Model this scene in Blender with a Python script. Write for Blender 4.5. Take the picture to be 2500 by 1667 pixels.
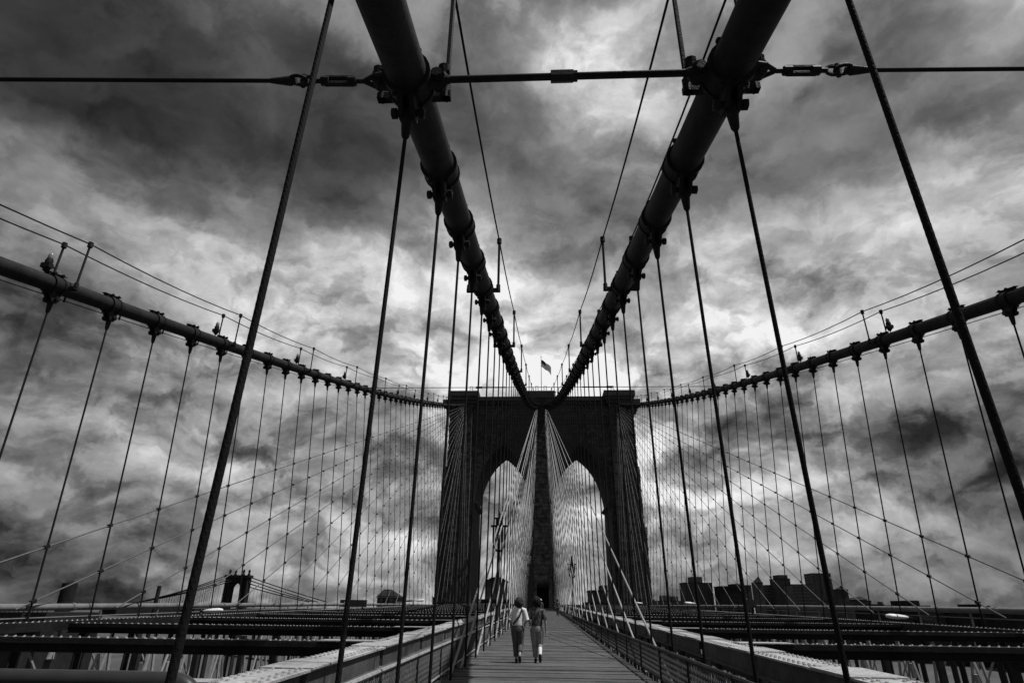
import bpy, bmesh, math, random
import numpy as np
from mathutils import Vector, Matrix, noise as mnoise
random.seed(7)
for o in list(bpy.data.objects): bpy.data.objects.remove(o)
SC = bpy.context.scene
COL = SC.collection
R_ = math.radians

# ------------------------------------------------------------------ camera
# Survey unit: distances along the bridge were measured in suspender spacings; 1 unit = K metres.
K = 1.12
F, PITCH, YAW, ROLL = 1458.24, 0.41965, -0.04922, 0.01196
EYE = np.array([-0.3738, 0.0, 1.40])
_cy, _sy, _cp, _sp = math.cos(YAW), math.sin(YAW), math.cos(PITCH), math.sin(PITCH)
_R = np.array([_cy, -_sy, 0.]); _Fh = np.array([_sy, _cy, 0.])
_Fw = _Fh*_cp + np.array([0, 0, _sp]); _U = -_Fh*_sp + np.array([0, 0, _cp])
_c, _s = math.cos(ROLL), math.sin(ROLL)
_R2 = _c*_R + _s*_U; _U2 = -_s*_R + _c*_U
def ray(px, py): return _Fw + _R2*(px-1250)/F - _U2*(py-833.5)/F
def at(px, py, **k):
    d = ray(px, py); i = {'X':0,'Y':1,'Z':2}[list(k)[0]]; v = list(k.values())[0]
    return EYE + d*(v-EYE[i])/d[i]
def pj(P):
    v = np.array(P, float)-EYE; z = v@_Fw
    return 1250+F*(v@_R2)/z, 833.5-F*(v@_U2)/z
cam = bpy.data.cameras.new('camera'); cam.sensor_width = 36.0; cam.lens = F/2500*36
cam.clip_start = 0.05; cam.clip_end = 12000
co = bpy.data.objects.new('camera', cam); COL.objects.link(co)
m = Matrix.Identity(4)
for i in range(3):
    m[i][0] = _R2[i]; m[i][1] = _U2[i]; m[i][2] = -_Fw[i]; m[i][3] = EYE[i]*K
co.matrix_world = m
SC.camera = co

# ------------------------------------------------------------------ exposure, sun, sky
SC.view_settings.view_transform = 'Standard'; SC.view_settings.look = 'None'
SC.view_settings.exposure = 0.0; SC.view_settings.gamma = 1.0
SUN = Vector((math.cos(R_(66)), -0.05, math.sin(R_(66)))).normalized()
sl = bpy.data.lights.new('sun', 'SUN'); sl.energy = 4.3; sl.angle = R_(0.5); sl.color = (1, 1, 1)
so = bpy.data.objects.new('sun', sl); COL.objects.link(so)
so.rotation_euler = SUN.to_track_quat('Z', 'Y').to_euler(); so.location = (60, 0, 120)

W = bpy.data.worlds.new('World'); SC.world = W; W.use_nodes = True
NT = W.node_tree; NT.nodes.clear(); ND = NT.nodes; LK = NT.links
def nd(t, **kw):
    n = ND.new(t)
    for a, b in kw.items(): setattr(n, a, b)
    return n
def put(sock, v):
    if hasattr(v, 'is_output') or isinstance(v, bpy.types.NodeSocket): LK.new(v, sock)
    else: sock.default_value = v
def M(op, a, b=0.0, c=0.0, clamp=False):
    n = nd('ShaderNodeMath', operation=op, use_clamp=clamp)
    put(n.inputs[0], a); put(n.inputs[1], b); put(n.inputs[2], c); return n.outputs[0]
def VM(op, a, b=(0, 0, 0)):
    n = nd('ShaderNodeVectorMath', operation=op); put(n.inputs[0], a); put(n.inputs[1], b); return n.outputs[0]
def MR(v, a, b, c, d, smooth=False):
    n = nd('ShaderNodeMapRange'); n.clamp = True
    if smooth: n.interpolation_type = 'SMOOTHSTEP'
    put(n.inputs[0], v)
    for i, x in enumerate((a, b, c, d)): put(n.inputs[i+1], x)
    return n.outputs[0]
def NZ(vec, scale, detail=6, rough=.55, dist=0.0, ntype='FBM', color=False):
    n = nd('ShaderNodeTexNoise'); n.noise_type = ntype
    LK.new(vec, n.inputs['Vector']); n.inputs['Scale'].default_value = scale
    n.inputs['Detail'].default_value = detail; n.inputs['Roughness'].default_value = rough
    n.inputs['Distortion'].default_value = dist
    return n.outputs['Color' if color else 'Fac']
tc = nd('ShaderNodeTexCoord')
D0 = tc.outputs['Generated']
# cloud-deck coordinates: the direction laid out on a flat layer overhead
sx = nd('ShaderNodeSeparateXYZ'); LK.new(D0, sx.inputs[0])
zz = M('ADD', M('MAXIMUM', sx.outputs[2], 0.0), 0.26)
cb = nd('ShaderNodeCombineXYZ')
put(cb.inputs[0], M('DIVIDE', sx.outputs[0], zz)); put(cb.inputs[1], M('DIVIDE', sx.outputs[1], zz))
PL = cb.outputs[0]
w1 = VM('SUBTRACT', NZ(PL, 1.7, 4, .55, color=True), (.5, .5, .5))
w2 = VM('SUBTRACT', NZ(D0, 7.0, 5, .62, color=True), (.5, .5, .5))
def scl(v, s):
    n = nd('ShaderNodeVectorMath', operation='SCALE'); LK.new(v, n.inputs[0]); n.inputs['Scale'].default_value = s; return n.outputs[0]
DW = VM('NORMALIZE', VM('ADD', VM('ADD', D0, scl(w1, .10)), scl(w2, .13)))
sw = nd('ShaderNodeSeparateXYZ'); LK.new(DW, sw.inputs[0])
AZ = M('ARCTAN2', sw.outputs[0], sw.outputs[1]); EL = M('ARCSINE', sw.outputs[2])
# brightness of the cloud cover by direction (rows of the sky every 120, columns every 156)
SKY = """17 17 20 30 42 40 46 50 45 42 50 52 55 40 35 82 70
15 16 25 25 40 33 40 38 42 86 65 60 50 35 42 55 50
22 17 22 30 28 28 30 35 42 60 75 50 42 33 30 35 40
42 30 18 28 25 25 28 38 35 55 50 33 33 30 33 42 60
42 55 42 45 40 28 35 50 45 42 40 30 38 55 50 70 70
35 45 55 45 60 55 55 60 60 45 50 72 70 55 55 55 50
35 30 45 60 60 65 65 85 95 70 65 65 60 60 65 60 50
50 33 50 55 62 70 65 75 78 80 75 70 70 70 50 45 50
30 30 44 52 60 70 60 70 80 80 75 60 55 55 42 35 33
54 50 44 54 50 55 52 60 75 78 75 65 58 56 46 38 36
34 40 42 44 47 50 52 65 75 72 68 65 58 52 46 38 33
32 36 38 42 46 50 50 52 65 65 58 54 52 48 42 36 33
34 37 40 42 45 48 50 52 58 58 55 50 46 42 40 36 33"""
SKY = [[int(v)/100 for v in r.split()] for r in SKY.split('\n')]
def skyval(az, el):
    d = np.array([math.sin(az)*math.cos(el), math.cos(az)*math.cos(el), math.sin(el)])
    z = d@_Fw
    if z < .15: return .42
    px = 1250+F*(d@_R2)/z; py = 833.5-F*(d@_U2)/z
    off = max(0, -px, px-2500)/900 + max(0, -py)/700
    px = min(max(px, 0), 2499.9); py = min(max(py, 0), 1439.9)
    i, j = py/120, px/156.25; a, b = int(i), int(j); a = min(a, 11); b = min(b, 15); u, v = i-a, j-b
    r = (SKY[a][b]*(1-u)*(1-v)+SKY[a+1][b]*u*(1-v)+SKY[a][b+1]*(1-u)*v+SKY[a+1][b+1]*u*v)
    t = min(off, 1); return r*(1-t)+.42*t
AZR = R_(82); NS = 30
azf = MR(AZ, -AZR, AZR, 0, 1)
val = None
ELS = [R_(-1+4.6*i) for i in range(14)]
for i, el in enumerate(ELS):
    cr = nd('ShaderNodeValToRGB'); cr.color_ramp.interpolation = 'B_SPLINE'; LK.new(azf, cr.inputs[0])
    e = cr.color_ramp.elements
    while len(e) < NS: e.new(1.0)
    for k in range(NS):
        az = -AZR+2*AZR*k/(NS-1); g = skyval(az, el); e[k].position = k/(NS-1); e[k].color = (g, g, g, 1)
    v = M('ADD', cr.outputs[0], 0.0)
    if val is None: val = v
    else:
        t = MR(EL, ELS[i-1], el, 0, 1)
        mx = nd('ShaderNodeMix'); mx.data_type = 'FLOAT'; put(mx.inputs[0], t); put(mx.inputs[2], val); put(mx.inputs[3], v); val = mx.outputs[0]
# billows: heaped clouds flattened by distance, bright upper edges and grey undersides
fl = nd('ShaderNodeVectorMath', operation='MULTIPLY'); LK.new(D0, fl.inputs[0]); fl.inputs[1].default_value = (1, 1, 1.65)
FD = VM('ADD', fl.outputs[0], scl(w2, .10))
b1 = NZ(PL, 2.2, 6, .5, .3)
n1 = NZ(FD, 3.3, 10, .55, .25); n1u = NZ(VM('ADD', FD, (.025, 0, .09)), 3.3, 6, .53, .25)
n2 = NZ(FD, 9.5, 9, .57, .3); n2u = NZ(VM('ADD', FD, (.01, 0, .035)), 9.5, 6, .55, .3)
rel1 = M('SUBTRACT', n1, n1u); rel2 = M('SUBTRACT', n2, n2u)
body = M('ADD', M('MULTIPLY', MR(n1, .40, .60, -1.0, 1.0, True), .5), M('MULTIPLY', MR(n1, .468, .532, -1.0, 1.0, True), .5))
n3 = NZ(FD, 7.5, 9, .52, .1); bil = M('POWER', M('MULTIPLY', M('ABSOLUTE', M('SUBTRACT', n3, .5)), 2.0), .75)
head = MR(n2, .465, .535, -1.0, 1.0, True)
low = MR(EL, R_(14), R_(38), 1.0, .42)
det = M('ADD', M('ADD', M('MULTIPLY', body, .19), M('MULTIPLY', rel1, 1.4)), M('ADD', M('MULTIPLY', M('ADD', M('ADD', M('MULTIPLY', rel2, 1.2), M('MULTIPLY', head, .07)), M('MULTIPLY', M('SUBTRACT', bil, .28), .55)), low), M('ADD', M('MULTIPLY', M('SUBTRACT', n2, .5), .35), M('MULTIPLY', M('SUBTRACT', b1, .5), .25))))
det = M('MULTIPLY', det, MR(EL, R_(14), R_(42), .86, .6))
val = M('MULTIPLY', M('MULTIPLY', val, 1.08), M('ADD', 1.0, det))
val = M('ADD', M('MULTIPLY', M('SUBTRACT', val, .45), 1.05), .465)      # contrasty cumulus against dark blue gaps
val = M('MINIMUM', M('MAXIMUM', val, .15), .95)
lin = M('POWER', val, 2.2)
skyt = nd('ShaderNodeTexSky', sky_type='NISHITA'); skyt.sun_disc = False
skyt.sun_elevation = math.asin(SUN.z); skyt.sun_rotation = math.atan2(SUN.x, SUN.y)
bw = nd('ShaderNodeRGBToBW'); LK.new(skyt.outputs[0], bw.inputs[0])
STR = 0.08
cover = MR(b1, .30, .48, .93, 1.0, True)
tot = M('ADD', M('MULTIPLY', M('MULTIPLY', lin, 1/STR), cover), M('MULTIPLY', bw.outputs[0], M('MULTIPLY', M('SUBTRACT', 1.0, cover), .35)))
below = MR(sx.outputs[2], -.06, 0.0, .45, 1.0)
tot = M('MULTIPLY', tot, below)
cc = nd('ShaderNodeCombineColor'); put(cc.inputs[0], tot); put(cc.inputs[1], tot); put(cc.inputs[2], tot)
bg = nd('ShaderNodeBackground'); LK.new(cc.outputs[0], bg.inputs[0]); bg.inputs[1].default_value = STR
wo = nd('ShaderNodeOutputWorld'); LK.new(bg.outputs[0], wo.inputs[0])

# ------------------------------------------------------------------ materials
def mk(name, g, rough=.6, var=.25, scale=6.0, metal=0.0, bump=0.0, bscale=40., stretch=None, spec=.25, world=False, stain=0.0):
    mt = bpy.data.materials.new(name); mt.use_nodes = True; t = mt.node_tree; n = t.nodes
    bs = n['Principled BSDF']; bs.inputs['Roughness'].default_value = rough; bs.inputs['Metallic'].default_value = metal; bs.inputs['Specular IOR Level'].default_value = spec
    tc_ = n.new('ShaderNodeNewGeometry' if world else 'ShaderNodeTexCoord'); src = tc_.outputs['Position' if world else 'Object']; src0 = src
    if stretch:
        mp = n.new('ShaderNodeMapping'); mp.inputs['Scale'].default_value = stretch; t.links.new(src, mp.inputs[0]); src = mp.outputs[0]
    nz = n.new('ShaderNodeTexNoise'); nz.inputs['Scale'].default_value = scale; nz.inputs['Detail'].default_value = 7; nz.inputs['Roughness'].default_value = .65
    t.links.new(src, nz.inputs['Vector'])
    rp = n.new('ShaderNodeValToRGB'); t.links.new(nz.outputs['Fac'], rp.inputs[0])
    a, b = g*(1-var), min(1, g*(1+var)); e = rp.color_ramp.elements
    e[0].position = .3; e[1].position = .7; e[0].color = (a, a, a, 1); e[1].color = (b, b, b, 1)
    oi = n.new('ShaderNodeObjectInfo'); mp2 = n.new('ShaderNodeMapRange'); t.links.new(oi.outputs['Random'], mp2.inputs[0])
    mp2.inputs[3].default_value = 1-var*.6; mp2.inputs[4].default_value = 1+var*.6
    mx = n.new('ShaderNodeMix'); mx.data_type = 'RGBA'; mx.blend_type = 'MULTIPLY'; mx.inputs[0].default_value = 1
    t.links.new(rp.outputs[0], mx.inputs[6]); t.links.new(mp2.outputs[0], mx.inputs[7]); colr = mx.outputs[2]
    if stain:
        sz = n.new('ShaderNodeTexNoise'); sz.inputs['Scale'].default_value = .9; sz.inputs['Detail'].default_value = 8; sz.inputs['Roughness'].default_value = .7; t.links.new(src0, sz.inputs['Vector'])
        sr = n.new('ShaderNodeMapRange'); t.links.new(sz.outputs['Fac'], sr.inputs[0]); sr.inputs[1].default_value = .35; sr.inputs[2].default_value = .65; sr.inputs[3].default_value = 1-stain; sr.inputs[4].default_value = 1+stain
        m3 = n.new('ShaderNodeMix'); m3.data_type = 'RGBA'; m3.blend_type = 'MULTIPLY'; m3.inputs[0].default_value = 1; t.links.new(colr, m3.inputs[6]); t.links.new(sr.outputs[0], m3.inputs[7]); colr = m3.outputs[2]
    t.links.new(colr, bs.inputs['Base Color'])
    if bump:
        bz = n.new('ShaderNodeTexNoise'); bz.inputs['Scale'].default_value = bscale; bz.inputs['Detail'].default_value = 5; t.links.new(src, bz.inputs['Vector'])
        bp = n.new('ShaderNodeBump'); bp.inputs['Strength'].default_value = bump; bp.inputs['Distance'].default_value = .02
        t.links.new(bz.outputs['Fac'], bp.inputs['Height']); t.links.new(bp.outputs[0], bs.inputs['Normal'])
    return mt
MT = dict(
 cable=mk('cable_paint', .017, .65, .45, 2, bump=.4, bscale=22, stain=.3, spec=.12), band=mk('band_iron', .015, .65, .4, 6, bump=.3, stain=.3, spec=.12),
 rope=mk('tarred_rope', .013, .8, .3, 30, bump=.2, bscale=60, spec=.08), stay=mk('stay_wire', .27, .6, .25, 20, bump=.4, bscale=80),
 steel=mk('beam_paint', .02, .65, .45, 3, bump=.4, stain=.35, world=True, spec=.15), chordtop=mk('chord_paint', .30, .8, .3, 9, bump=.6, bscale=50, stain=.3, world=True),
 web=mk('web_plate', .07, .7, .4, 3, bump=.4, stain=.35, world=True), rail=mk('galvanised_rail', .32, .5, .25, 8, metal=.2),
 pipe=mk('conduit_paint', .14, .55, .25, 3, bump=.3), blackpipe=mk('black_pipe', .03, .38, .2, 4),
 stone=mk('granite', .055, .95, .6, 1.0, bump=.9, bscale=5, stain=.4, world=True), stonedark=mk('limestone_trim', .04, .9, .3, 2, bump=.8, bscale=6),
 plank=mk('weathered_plank', .085, .85, .35, 4, bump=.5, bscale=30, stretch=(1, 7, 7), world=True, stain=.28),
 wood=mk('timber', .08, .8, .3, 5), asphalt=mk('asphalt', .05, .9, .25, 8, bump=.5), water=None,
 land=mk('far_ground', .06, .95, .4, .02), bldg=mk('brick_far', .06, .95, .4, .2, spec=.03), bldg2=mk('masonry_far', .10, .95, .4, .2, spec=.03),
 bldg3=mk('dark_roof', .022, .95, .3, .2, spec=.03), glass=mk('dark_glass', .03, .3, .2, 1), white=mk('white_enamel', .72, .4, .06, 3),
 lampglass=mk('lamp_glass', .2, .25, .1, 5), flagw=mk('flag_white', .85, .8, .08, 4), flagd=mk('flag_red', .32, .8, .08, 4), flagb=mk('flag_blue', .03, .8, .08, 4),
 staydark=mk('stay_wire_dark', .11, .6, .25, 20, bump=.4, bscale=80), skin=mk('skin', .30, .5, .1, 8), hair=mk('brown_hair', .045, .7, .5, 60, bump=.8, bscale=80, spec=.1), hair2=mk('dark_hair', .012, .7, .5, 60, bump=.8, bscale=80, spec=.1),
 shirt=mk('white_cotton', .78, .85, .12, 6, bump=.4, bscale=14), trouser=mk('dark_cotton', .085, .85, .3, 7, bump=.5, bscale=12),
 denim=mk('pale_denim', .27, .85, .3, 7, bump=.5, bscale=12), pattern=mk('patterned_cloth', .07, .8, .92, 16, bump=.4, bscale=16),
 leather=mk('black_leather', .02, .5, .2, 9), sole=mk('shoe_sole', .04, .8, .2, 9), sock=mk('white_sock', .7, .9, .08, 9), mesh=mk('fence_wire', .07, .6, .3, 8))
for k_ in ('flagw', 'flagd', 'flagb'):                    # thin cloth lets the light through
    t = MT[k_].node_tree; bs = t.nodes['Principled BSDF']; tr = t.nodes.new('ShaderNodeBsdfTranslucent'); mxs = t.nodes.new('ShaderNodeMixShader'); mxs.inputs[0].default_value = .6
    t.links.new(bs.inputs['Base Color'].links[0].from_socket, tr.inputs[0]); ou = t.nodes['Material Output']
    t.links.new(bs.outputs[0], mxs.inputs[1]); t.links.new(tr.outputs[0], mxs.inputs[2]); t.links.new(mxs.outputs[0], ou.inputs[0])
wm = bpy.data.materials.new('river_water'); wm.use_nodes = True; t = wm.node_tree; bs = t.nodes['Principled BSDF']
bs.inputs['Base Color'].default_value = (.03, .03, .03, 1); bs.inputs['Roughness'].default_value = .3
nz = t.nodes.new('ShaderNodeTexNoise'); nz.inputs['Scale'].default_value = .25; nz.inputs['Detail'].default_value = 6
tcn = t.nodes.new('ShaderNodeTexCoord'); t.links.new(tcn.outputs['Object'], nz.inputs['Vector'])
bp = t.nodes.new('ShaderNodeBump'); bp.inputs['Strength'].default_value = .7; bp.inputs['Distance'].default_value = .6
t.links.new(nz.outputs['Fac'], bp.inputs['Height']); t.links.new(bp.outputs[0], bs.inputs['Normal']); MT['water'] = wm

# ------------------------------------------------------------------ helpers
def nrm(v): v = np.array(v, float); return v/np.linalg.norm(v)
WL = {}                                                    # world location (units) of every parent
class MB:
    def __init__(s): s.v = []; s.f = []; s.mi = []
    def add(s, vs, fs, mi=0):
        b = len(s.v); s.v += [tuple(map(float, p)) for p in vs]; s.f += [tuple(i+b for i in f) for f in fs]; s.mi += [mi]*len(fs); return s
    def box(s, x0, x1, y0, y1, z0, z1, mi=0):
        return s.add([(x0,y0,z0),(x1,y0,z0),(x1,y1,z0),(x0,y1,z0),(x0,y0,z1),(x1,y0,z1),(x1,y1,z1),(x0,y1,z1)],
                     [(0,3,2,1),(4,5,6,7),(0,1,5,4),(1,2,6,5),(2,3,7,6),(3,0,4,7)], mi)
    def obox(s, c, ax, ay, az, mi=0):                      # oriented box: centre + three half axes
        c, ax, ay, az = map(np.array, (c, ax, ay, az))
        vs = [c+i*ax+j*ay+k*az for k in (-1, 1) for i, j in ((-1,-1),(1,-1),(1,1),(-1,1))]
        return s.add(vs, [(0,3,2,1),(4,5,6,7),(0,1,5,4),(1,2,6,5),(2,3,7,6),(3,0,4,7)], mi)
    def bar(s, a, b, w, h=None, up=(0, 0, 1), mi=0):
        a, b = np.array(a, float), np.array(b, float); d = b-a; L = np.linalg.norm(d); d = d/L; h = h or w
        u = np.array(up, float)
        if abs(d@u) > .95: u = np.array((0, 1., 0))
        r = nrm(np.cross(d, u)); u = np.cross(r, d)
        return s.obox((a+b)/2, r*w/2, d*L/2, u*h/2, mi)
    def tube(s, pts, rad, n=8, caps=True, twist=0, lobes=0, lob=.1, mi=0):
        pts = [np.array(p, float) for p in pts]; m_ = len(pts); rs = rad if hasattr(rad, '__len__') else [rad]*m_
        d = [nrm(pts[min(i+1, m_-1)]-pts[max(i-1, 0)]) for i in range(m_)]
        u = np.array((1., 0, 0)) if abs(d[0][0]) < .8 else np.array((0, 0, 1.))
        vs = []
        for i in range(m_):
            u = nrm(u-(u@d[i])*d[i]); w = np.cross(d[i], u)
            for k in range(n):
                th = 2*math.pi*k/n+twist*i; r = rs[i]*(1+(lob*math.cos(lobes*(2*math.pi*k/n)) if lobes else 0))
                vs.append(pts[i]+r*(math.cos(th)*u+math.sin(th)*w))
        fs = [(i*n+k, i*n+(k+1) % n, (i+1)*n+(k+1) % n, (i+1)*n+k) for i in range(m_-1) for k in range(n)]
        if caps: fs += [tuple(range(n-1, -1, -1)), tuple((m_-1)*n+k for k in range(n))]
        return s.add(vs, fs, mi)
    def loft(s, rings, n=12, mi=0, fn=None):               # rings of (x, y, z, rx, ry)
        vs = []
        for i, (x, y, z, rx, ry) in enumerate(rings):
            for k in range(n):
                th = 2*math.pi*k/n; p = [x+rx*math.cos(th), y+ry*math.sin(th), z]
                if fn: p = fn(p, i, k)
                vs.append(p)
        m_ = len(rings)
        fs = [(i*n+k, i*n+(k+1) % n, (i+1)*n+(k+1) % n, (i+1)*n+k) for i in range(m_-1) for k in range(n)]
        fs += [tuple(range(n-1, -1, -1)), tuple((m_-1)*n+k for k in range(n))]
        return s.add(vs, fs, mi)
    def prism(s, poly, y0, y1, mi=0):                      # polygon in XZ, extruded along Y
        n = len(poly); vs = [(x, y0, z) for x, z in poly]+[(x, y1, z) for x, z in poly]
        fs = [tuple(range(n)), tuple(range(2*n-1, n-1, -1))]+[(i, i+n, (i+1) % n+n, (i+1) % n) for i in range(n)]
        return s.add(vs, fs, mi)
    def mesh(s, name, mats, off=(0, 0, 0), smooth=False, k=K):
        me = bpy.data.meshes.new(name)
        me.from_pydata([((x-off[0])*k, (y-off[1])*k, (z-off[2])*k) for x, y, z in s.v], [], s.f); me.update()
        for t_ in (mats if isinstance(mats, (list, tuple)) else [mats]): me.materials.append(MT[t_] if isinstance(t_, str) else t_)
        if any(s.mi): me.polygons.foreach_set('material_index', s.mi)
        bm = bmesh.new(); bm.from_mesh(me); bmesh.ops.recalc_face_normals(bm, faces=bm.faces); bm.to_mesh(me); bm.free()
        if smooth:
            me.polygons.foreach_set('use_smooth', [True]*len(me.polygons)); me.set_sharp_from_angle(angle=R_(40))
        return me
    def build(s, name, mats, parent=None, smooth=False, **tags):
        off = WL[parent.name] if parent else np.mean(np.array(s.v), axis=0)*np.array((1, 1, 0))+np.array((0, 0, min(p[2] for p in s.v)))
        return link(name, s.mesh(name, mats, off, smooth), parent, off if not parent else None, **tags)
def link(name, me, parent=None, loc=None, mat=None, **tags):   # loc in units
    o = bpy.data.objects.new(name, me); COL.objects.link(o)
    if parent:
        o.parent = parent; base = WL[parent.name]
        if loc is not None:
            o.location = [(loc[i]-base[i])*K for i in range(3)]; WL[o.name] = np.array(loc, float)
        else: WL[o.name] = base
    else:
        if loc is None: loc = (0, 0, 0)
        o.location = [c*K for c in loc]; WL[o.name] = np.array(loc, float)
    if mat is not None: o.matrix_basis = Matrix.Translation(o.location) @ mat
    tag(o, **tags); return o
def tag(o, label=None, cat=None, group=None, kind=None):
    if label: o['label'] = label
    if cat: o['category'] = cat
    if group: o['group'] = group
    if kind: o['kind'] = kind
def thing(name, loc, label, cat, group=None):
    return link(name, None, None, loc, label=label, cat=cat, group=group)
def nth(n): return {1:'first',2:'second',3:'third',4:'fourth',5:'fifth',6:'sixth',7:'seventh',8:'eighth',9:'ninth',10:'tenth'}.get(n, '%d%s' % (n, 'th' if 10 < n % 100 < 14 else {1:'st',2:'nd',3:'rd'}.get(n % 10, 'th')))

# curves of the bridge (units)
def deckz(Y): return .05+.0118*Y
def ramp(Y): return max(0, (Y-66)/44)**2
def cabz(Y): return 6.1725+.22822*Y+.00050272*Y*Y-.25*min(1.3, ramp(Y))
def ilat(Y): return 1.9884-.00258*Y-5.08e-5*Y*Y-.25*min(1.3, ramp(Y))
def olat(Y): return 13.3945+.03055*Y-6.0e-5*Y*Y
def chordz(Y): return .68+.0122*Y
SP = 2.286
YT = 122.0                                                 # front of the tower

# ------------------------------------------------------------------ ground, water, roadway
ZW = -33.0
g = MB(); g.add([(-9000,-9000,ZW),(9000,-9000,ZW),(9000,9000,ZW),(-9000,9000,ZW)], [(0,1,2,3)]); g.build('water', 'water', kind='structure')
g = MB(); g.add([(-9000,1700,ZW+.9),(-420,640,ZW+.9),(-150,420,ZW+.9),(60,300,ZW+.9),(400,180,ZW+.9),(9000,-1200,ZW+.9),(9000,9000,ZW+.9),(-9000,9000,ZW+.9)], [tuple(range(8))])
g.build('ground', 'land', kind='structure')
for s in (-1, 1):
    g = MB(); N = 30
    for i in range(N):
        y0, y1 = -10+i*4.6, -10+(i+1)*4.6; xa, xb = sorted((s*3.5, s*13.1))
        za, zb = deckz(y0)-4.6, deckz(y1)-4.6
        g.add([(xa,y0,za-.5),(xb,y0,za-.5),(xb,y1,zb-.5),(xa,y1,zb-.5),(xa,y0,za),(xb,y0,za),(xb,y1,zb),(xa,y1,zb)], [(0,3,2,1),(4,5,6,7),(0,1,5,4),(1,2,6,5),(2,3,7,6),(3,0,4,7)])
    g.build('road', 'asphalt', kind='structure')

# ------------------------------------------------------------------ tower
TW = thing('bridge_tower', (0, YT+7, ZW), 'dark granite bridge tower with two pointed arches at the end of the walkway', 'tower')
YB = YT+14
AH = [(5.8, -40), (5.8, 20.5), (5.68, 22.0), (5.4, 23.6), (4.9, 25.5), (4.2, 27.3), (3.35, 28.9), (2.35, 30.3), (1.2, 31.45), (0, 32.4)]
AC = [(7.9+a, z) for a, z in AH]+[(7.9-a, z) for a, z in AH[-2::-1]]
APX = (7.9, 32.4)
ZT = 41.6
for s in (-1, 1):
    w = MB()                                               # wall over the arch, in columns from the soffit to the cornice
    pts = [p for p in AC if p[1] > -39]
    for a, b in zip(pts[:-1], pts[1:]):
        w.add([(s*a[0],YT,a[1]),(s*b[0],YT,b[1]),(s*b[0],YT,ZT),(s*a[0],YT,ZT),(s*a[0],YB,a[1]),(s*b[0],YB,b[1]),(s*b[0],YB,ZT),(s*a[0],YB,ZT)],
              [(0,1,2,3),(4,7,6,5),(0,4,5,1),(3,2,6,7)])
    w.build('arch_wall', 'stone', TW)
    v = MB()                                               # arch ring: wedge stones standing proud
    for a, b in zip(pts[:-1], pts[1:]):
        a, b = np.array(a), np.array(b); nseg = max(1, int(np.linalg.norm(b-a)/.75))
        for k in range(nseg):
            p, q = a+(b-a)*(k+.04)/nseg, a+(b-a)*(k+.96)/nseg; d = q-p; nn = nrm((-d[1], d[0]))
            if nn[1] < 0: nn = -nn
            L = 1.5+.35*(k % 2)
            v.prism([(s*p[0], p[1]-.02), (s*q[0], q[1]-.02), (s*(q+nn*L)[0], (q+nn*L)[1]), (s*(p+nn*L)[0], (p+nn*L)[1])], YT-.12, YT+.5)
    v.build('arch_stones', 'stonedark', TW, kind='stuff')
    p = MB()                                               # outer pier in three steps
    for z0, z1, x1, yo in ((ZW, 3, 20.6, .9), (3, 16, 20.15, .55), (16, 27.5, 19.75, .25), (27.5, ZT, 19.4, 0)):
        xa, xb = sorted((s*13.7, s*x1)); p.box(xa, xb, YT-yo, YB+yo, z0, z1)
    p.build('outer_pier', 'stone', TW)
    q = MB()                                               # buttress up the outer pier
    for z0, z1, a, b, yo in ((ZW, 16, 14.4, 18.6, 1.7), (16, 30, 14.5, 18.3, 1.25), (30, 40.2, 14.6, 18.0, .85)):
        xa, xb = sorted((s*a, s*b)); q.box(xa, xb, YT-yo, YT+.2, z0, z1)
    q.build('buttress', 'stone', TW)
    q = MB(); q.prism([(s*13.9, 20.1), (s*13.15, 20.6), (s*13.15, 20.95), (s*13.9, 21.1)], YT-.2, YB+.1); q.build('impost', 'stonedark', TW); q = MB()
    q.prism([(s*1.9, 20.1), (s*2.6, 20.6), (s*2.6, 20.95), (s*1.9, 21.1)], YT-.2, YB+.1); q.build('impost', 'stonedark', TW)
    q = MB()                                               # corner cornice block
    for z0, z1, a, b, yo in ((40.2, 41.0, 14.1, 18.5, 1.1), (41.0, 41.7, 13.7, 19.0, 1.5), (41.7, 42.4, 13.4, 19.4, 1.9), (42.4, 43.55, 13.2, 19.7, 2.2)):
        xa, xb = sorted((s*a, s*b)); q.box(xa, xb, YT-yo, YB+yo, z0, z1)
    q.build('corner_cornice', 'stonedark', TW)
    q = MB()
    for i in range(3):
        xa, xb = sorted((s*(19.35), s*21.1)); q.box(xa, xb, YT+.3+i*4.6, YT+3.4+i*4.6, 41.25, 42.45)
    q.box(*sorted((s*19.3, s*20.2)), YT, YB, 40.4, 41.25); q.build('side_cornice', 'stonedark', TW)
    q = MB(); xa, xb = sorted((s*2.9, s*13.4)); q.box(xa, xb, YT-.75, YB+.75, 41.75, 42.7); q.box(xa, xb, YT-.35, YB+.35, 41.3, 41.75)
    q.build('parapet', 'stonedark', TW)
    q = MB(); x = 3.3
    while x < 13: q.box(*sorted((s*x, s*(x+.4))), YT-.6, YT, 40.95, 41.4); x += .8
    q.build('dentils', 'stonedark', TW, kind='stuff')
    q = MB(); q.box(*sorted((s*1.7, s*14.2)), YT-.3, YT+.1, 37.6, 38.05); q.box(*sorted((s*1.7, s*14.2)), YT-.18, YT+.1, 36.8, 37.6); q.build('string_course', 'stonedark', TW)
p = MB(); DX, DZ = 1.1, 5.1
p.box(-2.1, -DX, YT, YB, ZW, ZT); p.box(DX, 2.1, YT, YB, ZW, ZT); p.box(-DX, DX, YT, YB, DZ, ZT); p.box(-DX, DX, YT+1.2, YB, ZW, DZ); p.build('centre_pier', 'stone', TW)
p = MB()
for z0, z1, a, yo in ((DZ+.5, 14, 1.75, 1.3), (14, 29, 1.6, 1.0), (29, 40.4, 1.45, .7)): p.box(-a, a, YT-yo, YT+.2, z0, z1)
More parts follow.
